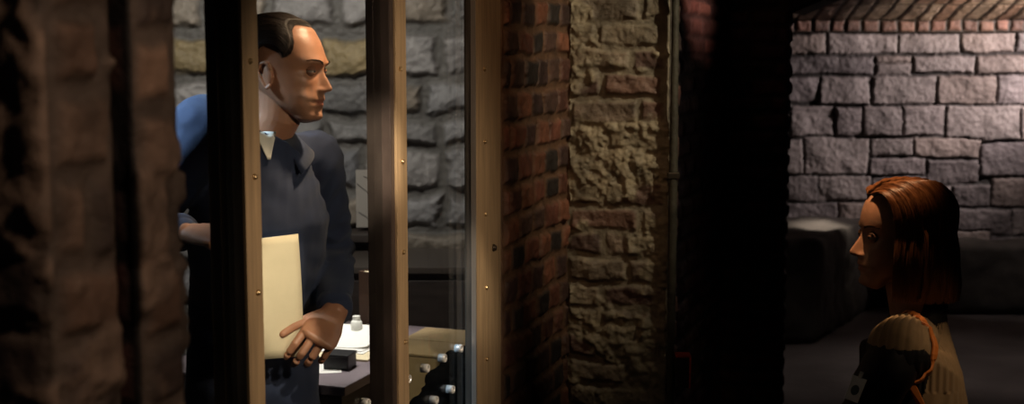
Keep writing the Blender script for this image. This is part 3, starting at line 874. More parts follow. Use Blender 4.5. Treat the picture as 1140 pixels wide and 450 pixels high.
def hand(bm, wrist, D, N, side, curls, scale=1.0, thumb=(.7, .75, -.3), tcurl=25, spread=0.06):
    """D towards the fingers, N out of the back of the hand; side=+1 puts the thumb along D x N"""
    D = Vector(D).normalized(); N = Vector(N); N = (N - D * N.dot(D)).normalized(); S = D.cross(N) * side
    k = scale; w = Vector(wrist)
    loft(bm, [w - D * .02 * k, w + D * .012 * k, w + D * .045 * k, w + D * .078 * k, w + D * .092 * k], [.026 * k, .029 * k, .038 * k, .041 * k, .039 * k], [.019 * k, .017 * k, .0155 * k, .0135 * k, .0115 * k], hint=N, n=22, power=2.4)
    for i, (off, l, base) in enumerate(((.031, .072, .088), (.0105, .080, .093), (-.0105, .075, .090), (-.0305, .058, .082))):
        p = w + D * (base - .012) * k + S * off * k; d = (D + S * off * spread * 30).normalized(); pts = [p]; ang = 0
        segs = [.012 + l * .46, l * .30, l * .25]
        ax = d.cross(N).normalized()
        for sl, c in zip(segs, curls[i]):
            ang += c; dd = Matrix.Rotation(R(-ang), 3, ax) @ d
            pts.append(pts[-1] + dd * (sl * .5) * k); pts.append(pts[-1] + dd * (sl * .5) * k)
        rr = [.0098, .0090, .0088, .0080, .0080, .0074, .0064]; f = .88 if i == 3 else 1
        loft(bm, pts, [r * k * f for r in rr], n=14, hint=N)
    p = w + D * .022 * k + S * .018 * k; td = (D * thumb[0] + S * thumb[1] + N * thumb[2]).normalized()
    ax = td.cross(N).normalized(); t2 = Matrix.Rotation(R(-tcurl * .5), 3, ax) @ td; t2 = (t2 + D * .35).normalized(); t3 = (t2 + D * .5 - N * .15).normalized()
    loft(bm, [p, p + td * .028 * k, p + td * .046 * k, p + td * .046 * k + t2 * .030 * k, p + td * .046 * k + t2 * .032 * k + t3 * .026 * k], [.015 * k, .0135 * k, .0112 * k, .0105 * k, .0082 * k], n=14, hint=N)


def strands_obj(name, paths, rad, m, parent):
    cu = bpy.data.curves.new(name, 'CURVE'); cu.dimensions = '3D'; cu.bevel_depth = rad; cu.bevel_resolution = 0; cu.resolution_u = 1
    for p in paths:
        s = cu.splines.new('POLY'); s.points.add(len(p) - 1)
        s.points.foreach_set('co', [c for q in p for c in (*q, 1)])
        n = len(p)
        s.points.foreach_set('radius', [min(1, (n - i) / n * 3 + .25) for i in range(n)])
    o = bpy.data.objects.new(name + '_tmp', cu); C.objects.link(o)
    dg = bpy.context.evaluated_depsgraph_get(); dg.update()
    me = bpy.data.meshes.new_from_object(o.evaluated_get(dg)); bpy.data.objects.remove(o)
    return link(name, me, m, parent)


def paint_skin(me, Mi, base, lip, stubble=None, nail=None):
    nv = len(me.vertices); co = np.empty(nv * 3); me.vertices.foreach_get('co', co); co = co.reshape(-1, 3)
    A = np.array(Mi); q = (np.c_[co, np.ones(nv)] @ A.T)[:, :3] * 100
    col = np.tile(np.array(base), (nv, 1))
    inhead = (q[:, 0] > 4) & (np.abs(q[:, 1]) < 8) & (q[:, 2] > -13)
    l = np.exp(-(q[:, 1] / 2.2) ** 4 - ((q[:, 2] + 7.0) / .78) ** 4) * inhead
    col = col * (1 - l[:, None] * .8) + np.array(lip) * l[:, None] * .8
    if stubble is not None:
        s = sstep(-4.2, -6.2, q[:, 2]) * sstep(2.0, 4.0, q[:, 0]) * inhead * (1 - l)
        col = col * (1 - s[:, None] * .35) + np.array(stubble) * s[:, None] * .35
    ca = me.color_attributes.new('Col', 'FLOAT_COLOR', 'POINT')
    ca.data.foreach_set('color', np.c_[col, np.ones(nv)].ravel().astype(np.float32))


def eye_and_brow(person, M, female, brow_mat):
    for s in (1, -1):
        e = thing  # noqa
        bm = bmesh.new(); c = Vector((.0765 if not female else .0740, s * .0315, -.0005)); ellipsoid(bm, M @ c, (.0122,) * 3, seg=24)
        o = obj('eye', bm, M_SCLERA, person, world=True)
        bm = bmesh.new(); ellipsoid(bm, M @ (c + Vector((.0074, 0, 0))), (.0060,) * 3, seg=16)
        obj('iris', bm, M_IRIS, o, world=True)
        bm = bmesh.new()                                        # lids: two bowls of skin round the ball
        for lo, hi, rr in ((6, 88, .0134), (-80, -14, .0131)):
            g_ = []
            for i in range(9):
                el = R(lo + (hi - lo) * i / 8); g_.append([bm.verts.new(M @ (c + Vector((math.cos(el) * math.cos(R(a_)), math.cos(el) * math.sin(R(a_)), math.sin(el))) * rr)) for a_ in range(-110, 111, 10)])
            for p_, q_ in zip(g_, g_[1:]):
                for i in range(len(p_) - 1): bm.faces.new((p_[i], p_[i + 1], q_[i + 1], q_[i]))
        ol = obj('eyelid', bm, M_LID, person, world=True); sm = ol.modifiers.new('thickness', 'SOLIDIFY'); sm.thickness = .0012
    for s in (1, -1):
        paths = []
        for k in range(150):
            u = random.random(); y = s * (1.2 + 3.9 * u); z = 1.75 + .55 * math.sin(u * 2.6) + random.uniform(-.22, .22) * (1.1 - u)
            x = (9.75 if not female else 9.2) - .055 * (abs(y) ** 1.9) * .55 + .1
            p = Vector((x, y, z)) / 100; d = Vector((-.15, s * .9, .35)) / 100 * .8
            hit = HEADTREE.ray_cast(p + Vector((.05, 0, 0)), Vector((-1, 0, 0)))
            if hit[0] is None: continue
            p = hit[0] + Vector((.0006, 0, 0))
            paths.append([M @ p, M @ (p + d * .5 + Vector((.0008, 0, 0))), M @ (p + d)])
        strands_obj('eyebrow', paths, .00035, brow_mat, None).parent = person
        bpy.context.view_layer.update()
        C.objects[-1].matrix_parent_inverse = person.matrix_world.inverted()


M_SCLERA = mat('sclera', (.36, .30, .27), .3); M_IRIS = mat('iris', (.05, .07, .09), .12)
M_LID = mat('lid_skin', (.27, .125, .075), .45, spec=.4)
M_SKIN = mat('skin', (.5, .3, .2), .42, spec=.45, bump=.10, bscale=260, vary=.10, vscale=40, attr=True, sss=.12)
M_NAVY = mat('navy_cotton', (.028, .038, .078), .82, spec=.25, bump=.25, bscale=400, vary=.12, vscale=20, sheen=.15)

# ---- the man in the cell
HY = 3.2
hc = P(317, 78, HY)
HM = Matrix.Translation(hc) @ Matrix.Rotation(R(-15), 4, 'Z') @ Matrix.Rotation(R(2), 4, 'Y') @ Matrix.Rotation(R(-3), 4, 'X') @ Matrix.Scale(1.03, 4)
man = thing('person', 'person with slicked dark hair in a navy jumpsuit holding a cream sheet', 'person', (P(280, 470, 3.25).x, 3.25, 0))
b0 = head_bm(False); HEADTREE = BVHTree.FromBMesh(b0)
body = bmesh.new(); add_bm(body, b0, HM)
neck0 = HM @ Vector((-.012, 0, -.05)); nb = P(288, 158, 3.22)
loft(body, [neck0, HM @ Vector((-.016, 0, -.105)), nb], [.056, .056, .066], [.060, .058, .066], hint=(1, 0, 0), n=26)
LS, LE, LW = P(350, 180, 3.33), P(370, 285, 3.42), P(373, 347, 3.14)
RS, RE, RW = P(226, 148, 3.05), P(158, 256, 3.10), P(204, 259, 2.93)
chest = P(290, 240, 3.2); belly = P(284, 350, 3.24); pelvis = P(280, 470, 3.25)
side_ax = (LS - RS).normalized(); fwd = side_ax.cross(Vector((0, 0, 1))).normalized()   # towards viewer-right
tor_hint = fwd
loft(body, [nb + Vector((0, 0, -.05)), (LS + RS) / 2 - Vector((0, 0, .06)), chest, belly, pelvis], [.055, .13, .15, .14, .155], [.05, .08, .11, .105, .11], hint=tor_hint, n=28)
loft(body, [LS, LE], [.050, .040], n=18, hint=fwd); loft(body, [LE, LE.lerp(LW, .35), LW], [.042, .041, .027], n=18, hint=fwd)
loft(body, [RS, RE], [.050, .040], n=18, hint=fwd); loft(body, [RE, RE.lerp(RW, .35), RW], [.042, .041, .027], n=18, hint=fwd)
feetL, feetR = Vector((pelvis.x + .13, 3.33, .0)), Vector((pelvis.x - .10, 3.12, .0))
hipL, hipR = pelvis + side_ax * .09 - Vector((0, 0, .05)), pelvis - side_ax * .09 - Vector((0, 0, .05))
for h_, f_ in ((hipL, feetL), (hipR, feetR)):
    kn = h_.lerp(f_, .5) + fwd * .03; kn.z = .48
    loft(body, [h_, kn, f_ + Vector((0, 0, .10))], [.085, .058, .042], n=20, hint=fwd)
    loft(body, [f_ + Vector((0, 0, .05)) - fwd * .05, f_ + Vector((0, 0, .04)) + fwd * .15], [.042, .042], [.036, .028], hint=(0, 0, 1), n=16)
# left hand: back towards the viewer, fingers down to the left, pinching the sheet
hand(body, LW + (P(345, 385, 2.98) - LW).normalized() * .012, P(346, 391, 3.0) - LW, Vector((.30, -.86, .40)), +1,
     [(30, 40, 22), (38, 46, 24), (46, 50, 26), (52, 52, 28)], 1.12, thumb=(.86, .62, -.22), tcurl=10)
hand(body, RW + Vector((.02, -.01, 0)), P(248, 262, 2.86) - RW, Vector((.1, -.5, .85)), -1, [(30, 50, 30)] * 4, 1.0, thumb=(.7, .5, -.5))
bme = remeshed(body, .0021, 2, .5, 'body')
paint_skin(bme, HM.inverted(), (.40, .185, .105), (.29, .09, .065), (.22, .125, .085))
link('body', bme, M_SKIN, man, world=True)
M_HAIRM = mat('dark_hair', (.022, .013, .009), .6, spec=.25)
eye_and_brow(man, HM, False, M_HAIRM)


def ray_head(tree, d):
    h = tree.ray_cast(Vector((0, 0, .02)) + d * .3, -d); return (h[0] - Vector((0, 0, .02))).length if h[0] else .09


paths = []; shell = bmesh.new()
def man_arc(q, n=16, f0=0.0):
    """combed back: from the receding hairline over the top to the nape"""
    front = R(60 + 9 * math.exp(-((abs(q) - .42) / .2) ** 2) - 44 * sstep(.55, .95, abs(q)))   # elevation of hairline
    out = []
    for i in range(n):
        t = f0 + (1 - f0) * i / (n - 1); ph_ = front + (R(200) - front) * t
        d = Vector((math.cos(ph_) * math.sqrt(1 - q * q), q, math.sin(ph_) * math.sqrt(1 - q * q)))
        out.append((d, t))
    return out


qs = np.linspace(-.93, .93, 46); rows_ = []
for q in qs:
    row = []
    for d, t in man_arc(q, 24)[1:]:
        th_ = .0008 + .0105 * sstep(0, .3, np.float64(t)); row.append(shell.verts.new(HM @ (Vector((0, 0, .02)) + d * (ray_head(HEADTREE, d) + float(th_)))))
    rows_.append(row)
for a, b in zip(rows_, rows_[1:]):
    for i in range(len(a) - 1): shell.faces.new((a[i], a[i + 1], b[i + 1], b[i]))
hs = obj('hair', shell, M_HAIRM, man, world=True)
sm_ = hs.modifiers.new('thickness', 'SOLIDIFY'); sm_.thickness = .004; sm_.offset = -1
for k in range(3200):
    q = random.uniform(-.93, .93); pts = []; off = random.uniform(.001, .006)
    f0 = random.uniform(-.045, .06)
    for d, t in man_arc(q, 15, f0):
        dq = Vector((d.x, d.y + .02 * math.sin(t * 3 + k), d.z)).normalized()
        pts.append(HM @ (Vector((0, 0, .02)) + dq * (ray_head(HEADTREE, dq) + .0022 + off * min(1, max(0, t * 5)) + .0085 * float(sstep(-.02, .3, np.float64(t))))))
    paths.append(pts)
st = strands_obj('hair_strands', paths, .0005, M_HAIRM, None); st.parent = man; bpy.context.view_layer.update(); st.matrix_parent_inverse = man.matrix_world.inverted()

# jumpsuit
js = bmesh.new()
loft(js, [nb + Vector((0, 0, -.085)), (LS + RS) / 2 - Vector((0, 0, .06)), chest, belly, pelvis, pelvis - Vector((0, 0, .12))], [.085, .155, .178, .168, .180, .175], [.07, .11, .135, .128, .135, .13], hint=tor_hint, n=32, power=2.3)
sh_up = Vector((0, 0, .012))
loft(js, [nb + Vector((0, .02, -.055)), LS + sh_up], [.058, .066], n=20, hint=fwd); loft(js, [nb + Vector((-.02, 0, -.05)), RS + sh_up], [.066, .076], n=20, hint=fwd)
loft(js, [LS + Vector((0, 0, .005)), LS.lerp(LE, .5), LE], [.072, .064, .056], n=20, hint=fwd)
loft(js, [LE, LE.lerp(LW, .4), LE.lerp(LW, .92)], [.057, .052, .041], n=20, hint=fwd)
loft(js, [RS, RS.lerp(RE, .5), RE], [.076, .064, .056], n=20, hint=fwd)
loft(js, [RE, RE.lerp(RW, .4), RE.lerp(RW, .92)], [.057, .052, .040], n=20, hint=fwd)
for h_, f_ in ((hipL, feetL), (hipR, feetR)):
    kn = h_.lerp(f_, .5) + fwd * .03; kn.z = .48
    loft(js, [h_ - Vector((0, 0, 0)), kn, f_ + Vector((0, 0, .07))], [.108, .082, .070], n=22, hint=fwd)
jme = remeshed(js, .006, 5, .5, 'jumpsuit')
LA, LB = LS, LE


def cloth_fold(c, n):
    f = .005 * mnoise.noise(Vector((c.x * 9, c.y * 9, c.z * 5)) + Vector((3, 1, 7)))
    f += .0045 * mnoise.noise(Vector((c.x * 14 + c.z * 9, c.y * 14, c.z * 22)))
    dl = min((c - LE).length, (c - RE).length)
    f += .007 * math.exp(-(dl / .10) ** 2) * math.sin(c.z * 150 + 6 * mnoise.noise(c * 12))
    da = (c - (LS - Vector((0.03, 0, .07)))).length
    f += .005 * math.exp(-(da / .12) ** 2) * math.sin((c.x - c.z * .7) * 140)
    return f


wrinkle(jme, cloth_fold)
link('jumpsuit', jme, M_NAVY, man, world=True)
# cuffs, collar, white undershirt
for (E_, W_) in ((LE, LW), (RE, RW)):
    a_ = E_.lerp(W_, .86); b_ = E_.lerp(W_, 1.0)
    bm = bmesh.new(); loft(bm, [a_, a_.lerp(b_, .5), b_], [.043, .043, .040], n=24, hint=fwd, cap=False); obj('cuff', bm, M_NAVY, man, world=True)
bm = bmesh.new()
ncent = nb + Vector((0, 0, .016)); n = 40; ofw = Vector((.36, -.933, 0)); osd = Vector((.933, .36, 0)); rA, rB, rC = [], [], []
for i in range(n + 1):
    th = R(35) + (2 * math.pi - R(70)) * i / n           # opening to the front
    dv = ofw * math.cos(th) + osd * math.sin(th)
    op = abs(i / n - .5) * 2
    rA.append(bm.verts.new(ncent + dv * (.072) + Vector((0, 0, -.035 - .02 * op ** 3))))
    rB.append(bm.verts.new(ncent + dv * (.074 + .004 * op) + Vector((0, 0, .022 - .03 * op ** 2))))
    rC.append(bm.verts.new(ncent + dv * (.108 + .026 * op) + Vector((0, 0, -.028 - .06 * op ** 3))))
for i in range(n):
    bm.faces.new((rA[i], rA[i + 1], rB[i + 1], rB[i])); bm.faces.new((rB[i], rB[i + 1], rC[i + 1], rC[i]))
o = obj('collar', bm, M_NAVY, man, world=True); sm_ = o.modifiers.new('thickness', 'SOLIDIFY'); sm_.thickness = .007
# white undershirt showing in the open neck, laid on the chest
trees = [BVHTree.FromPolygons([v.co.copy() for v in m_.vertices], [tuple(p.vertices) for p in m_.polygons]) for m_ in (jme, bme)]
eye_ = Vector((0, 0, CAM_Z)); bm = bmesh.new(); g_ = []
for i in range(9):
    row = []
    for k in range(9):
        f = k / 8; x0, x1 = 283 + 15 * f, 307 - 6 * f
        d_ = (P(x0 + (x1 - x0) * i / 8, 147 + 31 * f, 3.0) - eye_).normalized()
        hits = [t_.ray_cast(eye_, d_) for t_ in trees]; dist = min([h[3] for h in hits if h[0]] + [9])
        row.append(bm.verts.new(eye_ + d_ * (dist - .004)))
    g_.append(row)
for a, b in zip(g_, g_[1:]):
    for k in range(8): bm.faces.new((a[k], a[k + 1], b[k + 1], b[k]))
o = obj('undershirt', bm, mat('white_cotton', (.78, .74, .66), .85, bump=.2, bscale=200), man, world=True); sm_ = o.modifiers.new('thickness', 'SOLIDIFY'); sm_.thickness = .003; sm_.offset = 0
for f_ in (feetL, feetR):
    bm = bmesh.new()
    loft(bm, [f_ + Vector((0, 0, .05)) - fwd * .06, f_ + Vector((0, 0, .045)) + fwd * .08, f_ + Vector((0, 0, .036)) + fwd * .18], [.048, .050, .044], [.046, .042, .032], hint=(0, 0, 1), n=18, power=2.6)
    obj('shoe', bm, M_BLACK, man, world=True)

# cream sheet pad he holds
bm = bmesh.new(); nX, nZ = 10, 14
c_tl, c_tr, c_br, c_bl = P(236, 272, 2.93), P(332, 260.5, 3.06), P(338, 397, 3.07), P(243, 404, 2.92)
nrm = (c_tr - c_tl).cross(c_bl - c_tl).normalized()
if nrm.y > 0: nrm = -nrm
fr_, bk_ = [], []
for i in range(nX + 1):
    a, b = [], []
    for j in range(nZ + 1):
        p = c_tl.lerp(c_tr, i / nX).lerp(c_bl.lerp(c_br, i / nX), j / nZ) + nrm * .006 * math.sin(math.pi * j / nZ)
        a.append(bm.verts.new(p)); b.append(bm.verts.new(p - nrm * .0016))
    fr_.append(a); bk_.append(b)
for i in range(nX):
    for j in range(nZ):
        bm.faces.new((fr_[i][j], fr_[i + 1][j], fr_[i + 1][j + 1], fr_[i][j + 1])); bm.faces.new((bk_[i][j], bk_[i][j + 1], bk_[i + 1][j + 1], bk_[i + 1][j]))
for i in range(nX):
    for j in (0, nZ): bm.faces.new((fr_[i][j], bk_[i][j], bk_[i + 1][j], fr_[i + 1][j]))
for j in range(nZ):
    for i in (0, nX): bm.faces.new((fr_[i][j], bk_[i][j], bk_[i][j + 1], fr_[i][j + 1]))
bmesh.ops.recalc_face_normals(bm, faces=bm.faces)
set_props(obj('drawing_sheet', bm, mat('drawing_sheet', (.74, .62, .42), .85, spec=.2, vary=.05, vscale=30, bump=.03, bscale=60)), 'cream drawing sheet held upright in the hands of the person in navy', 'paper')

# ---- the visitor, seated in the corridor
WY = 2.9
wc = P(1004, 263, WY)
WM = Matrix.Translation(wc) @ Matrix.Rotation(R(180 + 4), 4, 'Z') @ Matrix.Rotation(R(-2), 4, 'Y') @ Matrix.Scale(.99, 4)
SEAT = 0.50
hipc = Vector((wc.x + .11, WY + .02, SEAT + .10))
wom = thing('person', 'person with an auburn bob seated in profile, wearing a ribbed knit vest', 'person', (hipc.x, hipc.y, 0))
b0 = head_bm(True); HEADTREE = BVHTree.FromBMesh(b0); WTREE = HEADTREE
body = bmesh.new(); add_bm(body, b0, WM)
wnb = P(1022, 362, 2.91)
loft(body, [WM @ Vector((-.015, 0, -.05)), WM @ Vector((-.02, 0, -.10)), wnb], [.048, .046, .056], [.050, .048, .056], hint=(1, 0, 0), n=24)
wLS = P(1001, 392, 2.75); wRS = P(1012, 392, 3.07)
wLE = P(951, 480, 2.66); wRE = P(966, 482, 3.14)
wLW = Vector((wLE.x - .19, WY - .08, wLE.z - .10)); wRW = Vector((wRE.x - .20, WY + .08, wRE.z - .10))
wch = Vector((wc.x + .022, WY, 1.00)); wbe = Vector((wc.x + .05, WY, .80))
wf = Vector((-1, 0, 0)); up = Vector((0, 0, 1))
loft(body, [wnb - up * .05, (wLS + wRS) / 2 + Vector((.03, 0, -.02)), wch, wbe, hipc], [.045, .12, .13, .12, .155], [.04, .06, .085, .088, .11], hint=wf, n=26)
for S_, E_, W_, sg in ((wLS, wLE, wLW, 1), (wRS, wRE, wRW, -1)):
    loft(body, [S_, E_], [.042, .034], n=16, hint=wf); loft(body, [E_, E_.lerp(W_, .4), W_], [.035, .033, .022], n=16)
    hand(body, W_ + Vector((-.015, 0, 0)), Vector((-1, .1 * sg, -.35)), Vector((-.3, -.2 * sg, 1)), -sg, [(15, 22, 14), (18, 24, 14), (20, 26, 16), (22, 28, 18)], .88)
    hp = hipc + Vector((-.02, -.09 * sg, -.01)); kn = Vector((hipc.x - .43, hp.y, SEAT + .06)); an = Vector((kn.x + .02, kn.y, .09))
    loft(body, [hp, kn], [.085, .058], n=20); loft(body, [kn, kn.lerp(an, .35), an], [.056, .054, .036], n=18, hint=wf)
    loft(body, [an + Vector((.04, 0, -.045)), an + Vector((-.14, 0, -.058))], [.036, .034], [.032, .024], n=16)
bme = remeshed(body, .0023, 2, .5, 'body')
paint_skin(bme, WM.inverted(), (.36, .18, .11), (.30, .095, .075))
link('body', bme, M_SKIN, wom, world=True)
M_AUB = mat('auburn_hair', (.17, .062, .022), .34, spec=.5)
M_AUBD = mat('auburn_under', (.05, .018, .008), .5, spec=.4)
eye_and_brow(wom, WM, True, M_AUBD)

# bob: strands swept from the parting back and down to the jaw
def bob(q, side, off, n=22, zend=-.122):
    """q 0 at the forehead hairline .. 1 at the crown"""
    el = R(42 + 78 * q); d0 = Vector((math.cos(el), .10 * side, math.sin(el))).normalized()
    az = R(62 + 116 * q ** .8); d1 = Vector((math.cos(az), side * math.sin(az), -.05 + .0 * q)).normalized()
    out = []; c0 = Vector((0, 0, .02)); ang = d0.angle(d1)
    nb_ = int(n * .66)
    for i in range(nb_):
        t = i / (nb_ - 1); tt = t
        d = (d0 * math.sin((1 - tt) * ang) + d1 * math.sin(tt * ang)) / math.sin(ang)
        d = (d + Vector((-.22, 0, .22)) * math.sin(math.pi * t) * (1 - q) * .9).normalized()
        lift = (.003 + .011 * sstep(0, .35, np.float64(t))) * (1 - .25 * sstep(.6, 1, np.float64(t)))
        out.append(c0 + d * (ray_head(WTREE, d) + float(lift) + off))
    last = out[-1]; dv = Vector((last.x, last.y, 0)).normalized(); m = n - nb_
    for i in range(1, m + 1):
        t = i / m; flip = .012 * math.sin(t * math.pi * .9) + (.016 * sstep(.45, 1.0, np.float64(t)) * q - .012 * t * t * (1 - q))
        out.append(Vector((last.x, last.y, last.z + (zend - last.z) * t)) + dv * float(flip))
    return out


shell = bmesh.new()
for side in (1, -1):
    rws = []
    for q in np.linspace(0, 1, 34): rws.append([shell.verts.new(WM @ p) for p in bob(float(q), side, .0)])
    for a, b in zip(rws, rws[1:]):
        for i in range(len(a) - 1): shell.faces.new((a[i], a[i + 1], b[i + 1], b[i]))
bmesh.ops.recalc_face_normals(shell, faces=shell.faces)
hs = obj('hair', shell, M_AUBD, wom, world=True); sm_ = hs.modifiers.new('thickness', 'SOLIDIFY'); sm_.thickness = .005; sm_.offset = 0
paths = []
for k in range(5200):
    q = random.random(); side = random.choice((1, -1)); off = random.uniform(.0015, .0065); ph_ = random.uniform(0, 6); amp = random.uniform(.0, .0022)
    clump = .004 * math.sin(q * 55 + side)
    pts = bob(min(1, max(0, q + .012 * math.sin(k))), side, off + clump * .35, 20, -.122 + random.uniform(-.014, .012))
    pts = [WM @ (p + Vector((amp * math.sin(ph_ + i * .55), amp * math.cos(ph_ + i * .5), 0))) for i, p in enumerate(pts)]
    paths.append(pts)
st = strands_obj('hair_strands', paths, .00055, M_AUB, None); st.parent = wom; bpy.context.view_layer.update(); st.matrix_parent_inverse = wom.matrix_world.inverted()
# clothes: black long-sleeved top, ribbed tan knit vest over the shoulders, dark trousers
M_BTOP = mat('black_top', (.012, .011, .012), .55, spec=.35, bump=.2, bscale=60)
js = bmesh.new()
loft(js, [wnb - up * .03, (wLS + wRS) / 2 + Vector((.03, 0, -.03)), wch, wbe, hipc], [.055, .145, .15, .14, .17], [.052, .072, .098, .105, .125], hint=wf, n=30, power=2.3)
for S_, E_, W_, sg in ((wLS, wLE, wLW, 1), (wRS, wRE, wRW, -1)):
    loft(js, [S_, S_.lerp(E_, .5), E_], [.058, .054, .047], n=20, hint=wf); loft(js, [E_, E_.lerp(W_, .4), E_.lerp(W_, .94)], [.048, .044, .033], n=20)
tme = remeshed(js, .006, 5, .5, 'black_top')
wrinkle(tme, lambda c, n: .004 * mnoise.noise(c * 14) + .004 * mnoise.noise(Vector((c.x * 10, c.y * 10, c.z * 30))))
link('black_top', tme, M_BTOP, wom, world=True)
js = bmesh.new()
for sg in (1, -1):
    hp = hipc + Vector((-.02, -.09 * sg, -.01)); kn = Vector((hipc.x - .43, hp.y, SEAT + .06)); an = Vector((kn.x + .02, kn.y, .09))
    loft(js, [hp + Vector((.03, 0, 0)), kn], [.100, .074], n=20); loft(js, [kn, an], [.074, .060], n=20, hint=wf)
loft(js, [hipc + Vector((0, -.09, 0)), hipc + Vector((0, .09, 0))], [.118, .118], [.105, .105], n=22)
link('trousers', remeshed(js, .008, 5, .5, 'trousers'), mat('dark_trousers', (.02, .018, .018), .8), wom, world=True)
for sg in (1, -1):
    an = Vector((hipc.x - .41, hipc.y - .09 * sg, .09)); bm = bmesh.new()
    loft(bm, [an + Vector((.05, 0, -.045)), an + Vector((-.06, 0, -.05)), an + Vector((-.16, 0, -.058))], [.042, .042, .038], [.044, .038, .028], n=18, power=2.5)
    obj('shoe', bm, M_BLACK, wom, world=True)

# vest: shoulders and back, ribs modelled
js = bmesh.new()
loft(js, [wnb - up * .014, (wLS + wRS) / 2 + Vector((.034, 0, -.022)), wch + Vector((.006, 0, 0)), wbe + Vector((.004, 0, 0)), wbe - up * .09], [.064, .156, .168, .158, .166], [.064, .086, .112, .122, .128], hint=wf, n=32, power=2.3)
for S_, E_ in ((wLS, wLE), (wRS, wRE)):
    loft(js, [S_.lerp(wnb, .62) - up * .012, S_.lerp(wnb, .3) - up * .002, S_ + (S_ - E_).normalized() * .004], [.058, .064, .068], n=22, hint=wf)
vme = remeshed(js, .0028, 7, .5, 'knit_vest')


def ribs(c, n):
    # ribs run from the collar out over the shoulder
    a = math.atan2(c.y - wnb.y, c.x - wnb.x); r = math.hypot(c.x - wnb.x, c.y - wnb.y)
    if c.z > wch.z - .02:
        return .0022 * math.sin(a * 74) * min(1, r / .05)
    return .0017 * math.sin(c.y * 420 + c.x * 200)


wrinkle(vme, ribs)
link('knit_vest', vme, mat('tan_knit', (.27, .185, .105), .9, spec=.2, bump=.3, bscale=500, sheen=.1), wom, world=True)
vme.materials.append(M_BTOP)                                    # the front panels below the yoke are black
for p in vme.polygons:
    c = p.center
    if c.z < wLS.z + .018 - .9 * max(0, c.x - wLS.x - .035) and c.x < wLS.x + .075 - .25 * (wLS.z - c.z): p.material_index = 1
bm = bmesh.new(); pts = []
loft(bm, [wnb + up * .075 - wf * .006, wnb + up * .03, wnb - up * .016], [.053, .057, .066], [.057, .060, .066], hint=wf, n=30, cap=False)
obj('dark_collar', bm, M_BTOP, wom, world=True)

# shoulder bag: strap over the near shoulder
bag = thing('shoulder_bag', 'shoulder bag with an orange-brown leather strap over the knit vest', 'bag', (wc.x + .12, 2.58, .62))
M_STRAP = mat('tan_leather', (.60, .19, .045), .42, spec=.5, bump=.1, bscale=80)
VT = BVHTree.FromPolygons([v.co.copy() for v in vme.vertices], [tuple(p.vertices) for p in vme.polygons])
key = [P(1009, 352, 2.86), P(1020, 357, 2.80), P(1031, 373, 2.75), P(1034, 400, 2.72), P(1031, 430, 2.70), P(1026, 470, 2.66), P(1024, 520, 2.56)]
cl_ = spline(key, 40); pts = []
for i, p in enumerate(cl_):
    loc, nn, _, dist = VT.find_nearest(p)
    pts.append((loc + nn * .0065, nn) if p.z > .90 else (p, pts[-1][1]))
bm = bmesh.new(); prev = None; ring0 = None
for i, (p, nn) in enumerate(pts):
    T = (pts[min(i + 1, 39)][0] - pts[max(i - 1, 0)][0]).normalized(); S = T.cross(nn).normalized(); Nn = S.cross(T)
    wd_, tk = .0082, .0024
    ring = [bm.verts.new(p + S * a * wd_ + Nn * b * tk) for a, b in ((-1, -1), (1, -1), (1, .6), (.8, 1), (-.8, 1), (-1, .6))]
    if prev:
        for k in range(6): bm.faces.new((prev[k], prev[(k + 1) % 6], ring[(k + 1) % 6], ring[k]))
    else: bm.faces.new(ring)
    prev = ring
bm.faces.new(list(reversed(prev))); bmesh.ops.recalc_face_normals(bm, faces=bm.faces)
obj('strap', bm, M_STRAP, bag, world=True, smooth=False)
e_ = pts[-1][0]
bm = bmesh.new(); box(bm, (e_.x - .13, e_.y - .05, e_.z - .24), (e_.x + .13, e_.y + .05, e_.z + .008), bevel=.02); obj('body', bm, M_STRAP, bag, world=True)
bm = bmesh.new(); box(bm, (e_.x - .132, e_.y - .058, e_.z - .12), (e_.x + .132, e_.y - .048, e_.z + .01), bevel=.004); obj('flap', bm, M_STRAP, bag, world=True)

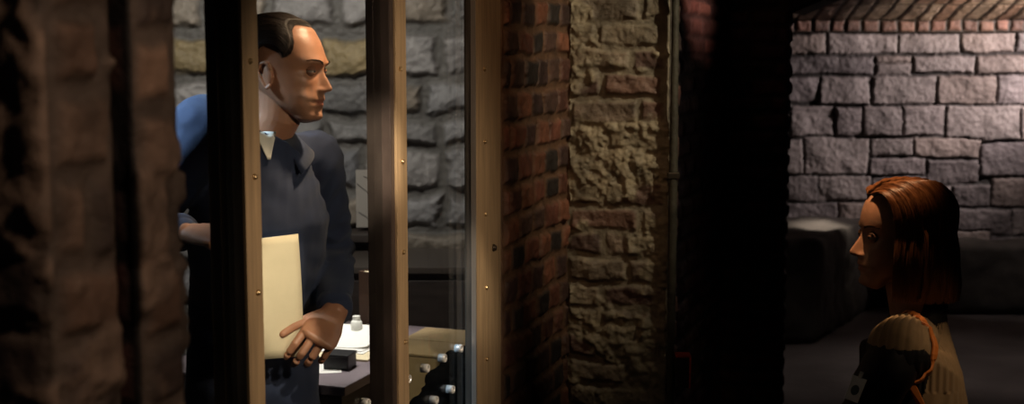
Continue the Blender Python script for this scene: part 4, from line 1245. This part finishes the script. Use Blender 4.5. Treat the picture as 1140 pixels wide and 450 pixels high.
# visitor badge on the black sleeve
TT = BVHTree.FromPolygons([v.co.copy() for v in tme.vertices], [tuple(p.vertices) for p in tme.polygons])
tgt = P(955, 434, 2.62); dcam = (tgt - Vector((0, 0, CAM_Z))).normalized()
hit = TT.ray_cast(Vector((0, 0, CAM_Z)), dcam)
bp_ = hit[0] if hit[0] else tgt
bn_ = (hit[1] if hit[0] else -dcam); bn_ = (bn_ - dcam * 1.0).normalized()
ax_ = (wLE - wLS).normalized(); yv = -(ax_ - bn_ * ax_.dot(bn_)).normalized(); xv = yv.cross(bn_).normalized()
bd = thing('visitor_badge', 'small pale badge with a dark round emblem clipped on the black sleeve', 'badge')
bd.matrix_world = Matrix.Translation(bp_ + bn_ * .012) @ Matrix((xv, yv, bn_)).transposed().to_4x4()
bm = bmesh.new(); box(bm, (-.015, -.027, -.001), (.015, .024, .001), bevel=.0006); obj('card', bm, mat('badge_card', (.80, .85, .88), .35), bd, smooth=False)
bm = bmesh.new()
bmesh.ops.create_circle(bm, cap_ends=True, segments=24, radius=.0085)
for v in bm.verts: v.co = Vector((v.co.x, v.co.y * 1.25 - .004, .0014))
r2 = bmesh.ops.extrude_face_region(bm, geom=list(bm.faces))
for g_ in r2['geom']:
    if isinstance(g_, bmesh.types.BMVert): g_.co.z += .0004
obj('emblem', bm, mat('badge_ink', (.06, .10, .11), .5), bd, smooth=False)
bm = bmesh.new(); box(bm, (-.004, .022, -.001), (.004, .036, .0035), bevel=.001); obj('clip', bm, M_CHROME, bd, smooth=False)

# folding chair she sits on
fcx = hipc.x
fc_ = thing('folding_chair', 'grey metal folding chair under the seated person', 'chair', (fcx, WY + .02, 0))
M_CH = mat('chair_metal', (.12, .12, .13), .4, metal=.6)
sz = SEAT - .022
bm = bmesh.new(); box(bm, (-.22, -.20, sz - .022), (.20, .20, sz), bevel=.008); obj('seat', bm, M_CH, fc_, smooth=False)
bm = bmesh.new(); box(bm, (.215, -.19, .64), (.232, .19, .80), bevel=.006); obj('backrest', bm, M_CH, fc_, smooth=False)
for sg in (-1, 1):
    bm = bmesh.new(); loft(bm, [(-.24, sg * .215, .012), (.0, sg * .215, .45), (.222, sg * .205, .80)], [.011] * 3, n=12); obj('leg', bm, M_CH, fc_)
    bm = bmesh.new(); loft(bm, [(.24, sg * .215, .012), (-.05, sg * .203, sz - .02)], [.011] * 2, n=12); obj('leg', bm, M_CH, fc_)
